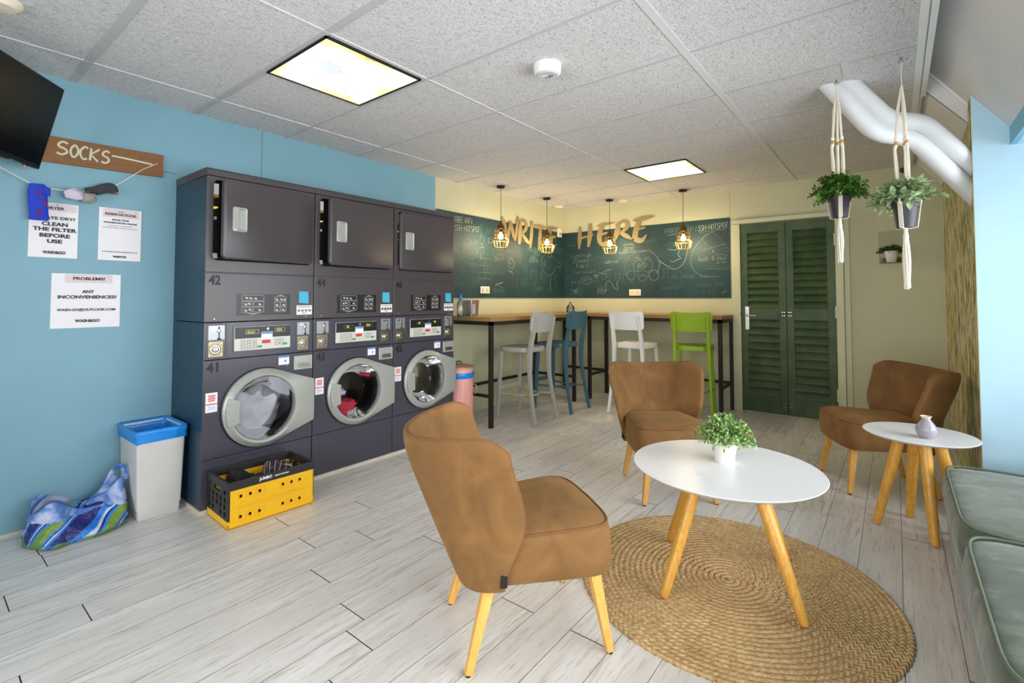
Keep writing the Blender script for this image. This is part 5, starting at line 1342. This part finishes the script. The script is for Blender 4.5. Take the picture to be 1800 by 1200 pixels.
for k, (y, z) in enumerate(((.458, 1.815), (.485, 1.765), (.462, 1.715))):
    g.prism([(y - .009, z + .018), (y + .002, z + .022), (y + .006, z + .004), (y + .016, z - .006), (y + .006, z - .018), (y - .006, z - .012), (y - .002, z + .004)], .0, .0015, frame((xs + .0125, 0, 0), (0, 1, 0), (0, 0, 1)))
g.build('sock_motif', M_bird, o)
g = MB(); g.box((xs - .0125, .428, 1.672), (xs + .0128, .506, 1.688)); g.build('sock_cuff', M_bluesock, o, bevel=.004)
g = MB(); g.grid(lambda u, v: Vector((xs + .005 + .007*v, .478 + .03*u, 1.865 - .045*v - .015*u)), 4, 4); g.build('sock_toe', M_bluesock, o, solid=.006, smooth=True)
def ballsock(name, mat, c, r, label, seed, cuff=None):
    o = blob(name, mat, c, r, label, .32, 5, seed, 'sock'); return o
ballsock('rolled_sock', M_lav, (xs + .012, .607, 1.833), (.022, .040, .032), 'pale lilac rolled sock on the string, left of the grey one', 11)
ballsock('rolled_sock', M_gsock, (xs + .012, .668, 1.826), (.022, .036, .030), 'grey rolled sock with black band on the string between the pale and dark ones', 13)
o, _, _ = sock('dark_sock', M_dsock, [(.655, 1.868), (.70, 1.872), (.745, 1.895), (.775, 1.905), (.790, 1.875)], [.03, .05, .055, .05, .042], .010, 'dark grey ankle sock with red trim at the right of the string')
g = MB(); g.box((xs - .011, .772, 1.868), (xs + .0115, .806, 1.8705)); g.build('red_trim', M_redc, o)
g = MB(); g.tube([(xs + .012, .64, 1.852), (xs + .03, .662, 1.850), (xs + .03, .682, 1.852), (xs + .012, .70, 1.858)], .008, 8, flat=.3, up=(0, 0, 1)); o = g.build('sock_band', M_black, smooth=True); tag(o, 'black sock tucked over the grey rolled sock on the string', 'sock')

# notices
def notice(name, label, y0, y1, z0, z1, skew=0):
    t = thing(name, label, 'notice', (XL, (y0 + y1)/2, z0)); w = (y1 - y0)/2; h = z1 - z0
    MB().grid(lambda u, v: Vector((.002 + .004*(u-.5)**2*v, -w + 2*w*u + skew*v, h*v + .0*u)), 6, 6).build('sheet', M_paper, t, solid=.0012)
    return t, w, h
def lines(parent, items, name='printed_text', mat=None):
    for txt, y, z, s_, b, w_ in items: MB().text(txt, frame((.0048, y, z), (0, 1, 0), (0, 0, 1)), s_, b, depth=.0003, width=w_).build(name, mat or M_ink, parent)
def tab(parent, y0, y1, z0, z1): 
    g = MB(); g.prism(rrect(y0, z0, y1, z1, .008, 3), .0031, .0040, frame((0, 0, 0), (0, 1, 0), (0, 0, 1))); return g.build('header_tab', M_pinkp, parent)
def logo(items, y, z, s_, w_): items += [('WASH&GO', y, z, s_, .0009, w_)]
t, w, h = notice('dryer_notice', 'white DRYER notice below the blue sock on the blue wall', .433, .637, 1.475, 1.781)
tab(t, -.09, .095, h - .045, h - .004)
I = [('TIP', .01, h - .012, .009, .0002, .012), ('DRYER', .0, h - .030, .021, .0007, .080), ('LATE DRY?', .02, h - .085, .022, .0007, .135), ('CLEAN', .004, .186, .028, .0011, .108), ('THE FILTER', .004, .156, .028, .0011, .183), ('BEFORE', .004, .122, .028, .0011, .127), ('USE', .004, .090, .028, .0011, .063)]; logo(I, .004, .028, .022, .096); lines(t, I)
t, w, h = notice('reservations_notice', 'white RESERVATIONS notice on the blue wall nearest the dryers', .729, .936, 1.476, 1.789)
tab(t, -.085, .09, h - .055, h - .003)
I = [('ONLINE', .0, h - .018, .008, .0001, .03), ('RESERVATIONS', .0, h - .036, .019, .0007, .151), ('BOOK YOUR', .0, h - .069, .0125, .0005, .082), ('WASHER/DRYER ONLINE', .0, h - .087, .0125, .0004, .163), ('create your account online', .0, h - .104, .0075, 0, .118), ('and book your laundry time slot', .0, h - .117, .0075, 0, .170), ('rotterdam.washandgolaundry.nl', 0, .052, .0095, .0001, .169)]; logo(I, .0, .022, .015, .067); lines(t, I)
t, w, h = notice('problems_notice', 'wide white PROBLEMS notice, lowest of the three on the blue wall', .531, .841, 1.079, 1.389)
tab(t, -.10, .115, h - .052, h - .003)
I = [('PROBLEMS?', .008, h - .028, .022, .0008, .144), ('ANY', .004, .207, .024, .0009, .056), ('INCONVENIENCES?', .004, .176, .025, .0009, .263), ('WASH-GO@OUTLOOK.COM', .002, .103, .0185, .0006, .261)]; logo(I, .005, .039, .022, .112); lines(t, I)

# ================================================================ PIPES
for nm, P, lb in (('A', [(-.318, 3.36, 2.56), (-.271, 3.394, 2.494), (-.072, 3.543, 2.215), (.104, 3.675, 2.178), (.357, 3.865, 1.861), (.42, 3.912, 1.782)], 'front white lagged pipe bending from the ceiling into the papered wall'),
                  ('B', [(-.229, 3.376, 2.56), (-.182, 3.412, 2.494), (-.010, 3.543, 2.278), (.144, 3.660, 2.264), (.357, 3.822, 2.017), (.42, 3.87, 1.944)], 'rear white lagged pipe, the higher of the two at the slope')):
    P = [Vector(p) for p in P]; path = [P[0]]
    for i in range(1, len(P) - 1):
        a, b, c_ = P[i-1], P[i], P[i+1]; r = min(.07, (b - a).length*.45, (c_ - b).length*.45)
        if (b - a).normalized().dot((c_ - b).normalized()) > .995: path.append(b); continue
        s0 = b + (a - b).normalized()*r; s1 = b + (c_ - b).normalized()*r
        for k in range(9): tt = k/8; path.append(s0*(1-tt)**2 + b*2*tt*(1-tt) + s1*tt*tt)
    path.append(P[-1])
    o = MB().tube(path, .048, 28).build('ceiling_pipe', M_pipe, smooth=True, angle=60); tag(o, lb, 'pipe', 'lagged pipes')
    setorigin(o, P[1])

# ================================================================ PLANTS
def leaf(g, p, d, L, Wd, up, fold=.25, curl=.3):
    d = d.normalized(); s_ = d.cross(up)
    if s_.length < 1e-4: s_ = Vector((1, 0, 0))
    s_.normalize(); n = s_.cross(d).normalized()
    a = p; m = p + d*L*.45 + n*L*curl*.08; e = p + d*L - n*L*curl*.25
    q1 = p + d*L*.22; q2 = p + d*L*.75 - n*L*curl*.08
    V = [a, q1 + s_*Wd*.38 + n*fold*Wd*.4, m + s_*Wd*.5 + n*fold*Wd*.5, q2 + s_*Wd*.33 + n*fold*Wd*.2, e, q2 - s_*Wd*.33 + n*fold*Wd*.2, m - s_*Wd*.5 + n*fold*Wd*.5, q1 - s_*Wd*.38 + n*fold*Wd*.4, m, q1, q2]
    g.add(V, [(0, 1, 9), (1, 2, 8, 9), (2, 3, 10, 8), (3, 4, 10), (4, 5, 10), (5, 6, 8, 10), (6, 7, 9, 8), (7, 0, 9)])
def foliage(parent, mat, base, R, nst, nlf, L, Wd, seed, h=1.0, droop=.2, rz=0, flatk=1.0):
    rnd = random.Random(seed); g = MB(); st = MB()
    for i in range(nst):
        a = rnd.uniform(0, 2*pi); e = rnd.uniform(.12, 1.45)**1.0; ln = R*rnd.uniform(.62, 1.0)
        d0 = Vector((cos(a)*cos(e), sin(a)*cos(e)*flatk, sin(e)*h)); P = []
        p = Vector(base) + Vector((cos(a), sin(a)*flatk, 0))*.02*rnd.random()
        for k in range(6):
            tt = k/5; P.append(p + d0*ln*tt + Vector((0, 0, -droop*ln*tt*tt)) + Vector((rnd.uniform(-1, 1), rnd.uniform(-1, 1), rnd.uniform(-1, 1)))*ln*.03)
        st.tube(P, .0012, 4)
        for k in range(nlf):
            tt = .25 + .75*k/max(1, nlf-1); i0 = min(4, int(tt*5)); q = P[i0].lerp(P[i0+1], tt*5 - i0)
            dr = (P[i0+1] - P[i0]).normalized(); u, w_ = ortho(dr); ph = k*2.4 + rnd.uniform(-.5, .5)
            dd = (dr*.55 + (u*cos(ph) + w_*sin(ph))*.9 + Vector((0, 0, .25)))
            leaf(g, q, dd, L*rnd.uniform(.7, 1.15), Wd*rnd.uniform(.8, 1.15), Vector((rnd.uniform(-.4, .4), rnd.uniform(-.4, .4), 1)))
    st.build('stems', M_stem, parent); return g.build('foliage', mat, parent, smooth=True, angle=180)
def pot(parent, r0, r1, h, mat, z=0, lip=.012):
    MB().lathe([(.0, z), (r0, z), (r0 + (r1-r0)*.8, z + h - lip*2), (r1 + .003, z + h - lip*2), (r1 + .004, z + h), (r1 - .003, z + h), (r1 - .006, z + h - .02), (.0, z + h - .022)], n=36).build('pot', mat, parent, smooth=True, angle=30)
    MB().lathe([(.0, z + h - .020), (r1 - .007, z + h - .020), (.0, z + h - .012)], n=20).build('soil', plain('soil', (60, 46, 34), .95), parent)
t = thing('potted_plant', 'light green leafy plant in a white pot on the coffee table', 'plant', (-.627, 2.378, .505))
pot(t, .042, .057, .108, M_potw); foliage(t, M_leaf1, (0, 0, .104), .138, 190, 12, .021, .012, 5, h=1.0, droop=.26)
t = thing('bud_vase', 'small lilac grey glazed vase on the small side table', 'vase', (.112, 3.37, .52))
MB().lathe([(.0, 0)] + smooth2([(.024, 0), (.036, .014), (.0445, .036), (.042, .058), (.030, .080), (.020, .094), (.018, .103)], 5), n=48).build('vase_body', M_ceram, t, smooth=True, angle=60)
MB().lathe([(.017, .100), (.019, .106), (.025, .113), (.022, .114), (.014, .104), (.012, .085)], n=32, cap=False).build('vase_rim', M_ceramt, t, smooth=True, angle=60)

def hanger(cx, cy, zs, spread, rz, label, plabel, leafm, kind, strands=3):
    """zs: hook, knot, beads, pot top, pot bottom, knot below, tassel end"""
    zh, zk, zb, zt, z0, zg, ze = zs
    t = thing('macrame_hanger', label, 'plant hanger', (cx, cy, z0), rz, 'macrame hangers')
    g = MB(); g.bar((0, 0, ZC - z0), (0, 0, ZC - z0 - .02), .003, n=8); g.tube([(0, .009*sin(a), zh - z0 + .004 + .009*cos(a)) for a in [2*pi*k/14 for k in range(14)]], .002, 6, loop=True); g.build('hook', M_steel, t)
    g = MB(); g.tube([(0, 0, zh - z0), (0, 0, zk - z0)], .0032 if zk > zh - .06 else .0022, 6); g.build('top_cord', M_rope, t, smooth=True)
    rt, rb = spread
    for k in range(strands):
        a = 2*pi*k/strands; c, s = cos(a), sin(a)
        g = MB()
        for q in range(4):      # four strings per strand: knot to bead
            b = 2*pi*q/4; o1 = Vector((cos(b), sin(b), 0))*.0042
            m1 = .020 + .010*(k % 2)
            g.tube([Vector((0, 0, zk - z0)) + o1*.5, Vector((m1*c*.6, m1*s*.6, (zk*.6 + zb*.4) - z0)) + o1*1.1, Vector((m1*c, m1*s, zb - z0 + .012)) + o1*.7], .0026, 6)
        g.tube([Vector((m1*c, m1*s, zb - z0 + .030)), Vector((m1*c, m1*s, zb - z0 + .012))], .0085, 8)
        g.tube([Vector((m1*c, m1*s, zb - z0 - .008)), Vector((m1*c*1.2, m1*s*1.2, zb - z0 - .030))], .008, 8)
        top = Vector((rt*c*.42, rt*s*.42, zt - z0 + .085)); e0 = Vector((m1*c*1.2, m1*s*1.2, zb - z0 - .02))
        for q in range(4):
            b = 2*pi*q/4; o1 = Vector((cos(b), sin(b), 0))*.0046
            g.tube([e0 + o1*.8, e0.lerp(top, .5) + o1*1.3, top + o1*.9], .0028, 6)
        # split to the two neighbours, meet at the rim, run down the pot
        for sg_ in (-1, 1):
            a2 = a + sg_*pi/strands; rim_ = Vector((rt*cos(a2), rt*sin(a2), zt - z0 + .01))
            for o3 in (0, .0045): g.tube([top + Vector((0, 0, -o3)), top.lerp(rim_, .55) + Vector((c*.012, s*.012, 0)), rim_ + Vector((-sin(a2)*o3*sg_, cos(a2)*o3*sg_, 0))], .0020, 5)
        a2 = a + pi/strands; c2, s2 = cos(a2), sin(a2)
        g.tube([(rt*c2, rt*s2, zt - z0 + .016), (rt*c2, rt*s2, zt - z0 - .008)], .0055, 8)
        for q in range(4):
            of = (q - 1.5)*.005
            g.tube([(rt*c2 - s2*of, rt*s2 + c2*of, zt - z0), ((rb + .006)*c2 - s2*of, (rb + .006)*s2 + c2*of, .002), (.004*c2, .004*s2, -.004)], .0023, 6)
        g.build('strand', M_rope, t, smooth=True)
        g = MB(); g.ball((m1*c, m1*s, zb - z0), (.0105, .0105, .0095), 12, 8); g.build('bead', M_bead, t, smooth=True)
    g = MB(); g.tube([(0, 0, .0), (0, 0, zg - z0)], [.009, .0105], 10); g.tube([(0, 0, zg - z0 + .012), (0, 0, zg - z0 - .014)], .0125, 10)
    rnd = random.Random(len(label))
    for q in range(26):
        a = 2*pi*q/26*3.1; r1 = .0085*math.sqrt((q + 1)/26); P = []
        for k in range(7):
            tt = k/6; r = r1*(1 + .9*sin(pi*min(1, tt*1.25))*.8 + .5*tt); P.append((r*cos(a + tt*.5), r*sin(a + tt*.5), (zg - z0)*(1-tt) + (ze - z0 + rnd.uniform(-.006, .012))*tt))
        g.tube(P, .0028, 5)
    g.build('tassel', M_rope, t, smooth=True)
    p = thing('potted_plant', plabel, 'plant', (cx, cy, z0 + .002), rz)
    pot(p, rb - .004, rt - .008, zt - z0 - .004, M_pot, lip=.012)
    if kind == 0: foliage(p, leafm, (0, 0, zt - z0 + .0), .150, 150, 12, .028, .018, 21, h=1.2, droop=.30)
    else: foliage(p, leafm, (0, 0, zt - z0 + .0), .172, 56, 10, .048, .027, 23, h=1.0, droop=.34)
hanger(-.236, 3.307, (2.470, 2.44, 2.130, 1.820, 1.700, 1.655, 1.453), (.060, .040), radians(100), 'macrame hanger with the darker dense plant, left of the two', 'dense green plant in dark pot in the left macrame hanger', M_leaf2, 0)
hanger(.049, 3.199, (2.470, 2.345, 2.045, 1.735, 1.606, 1.560, 1.300), (.063, .042), radians(70), 'macrame hanger with long tassel nearest the pipes, right of the two', 'sage green broad leaved plant in dark pot in the right macrame hanger', M_leaf3, 1)

t = thing('wall_planter', 'clear acrylic wall holder on the back wall right of the shutter door', 'planter', (-.02, YB, 1.58))
g = MB(); g.box((-.095, -.009, 0), (.095, -.006, .31)); g.box((-.085, -.11, 0), (.085, -.010, .005)); g.box((-.085, -.112, 0), (.085, -.108, .05)); g.build('holder', M_acry, t)
g = MB(); ee = .0022
for a, b in (((-.095, -.002, 0), (-.095, -.002, .31)), ((.095, -.002, 0), (.095, -.002, .31)), ((-.095, -.002, .31), (.095, -.002, .31)), ((-.095, -.002, 0), (.095, -.002, 0))): g.bar(a, b, ee, n=6)
g.build('holder_edge', M_frame, t)
p = thing('potted_plant', 'small green plant in a white pot on the back wall', 'plant', (-.02, YB - .062, 1.586))
pot(p, .036, .052, .105, M_potw); foliage(p, M_leaf4, (0, 0, .10), .125, 90, 10, .022, .014, 31, h=.66, droop=.2, flatk=.42)
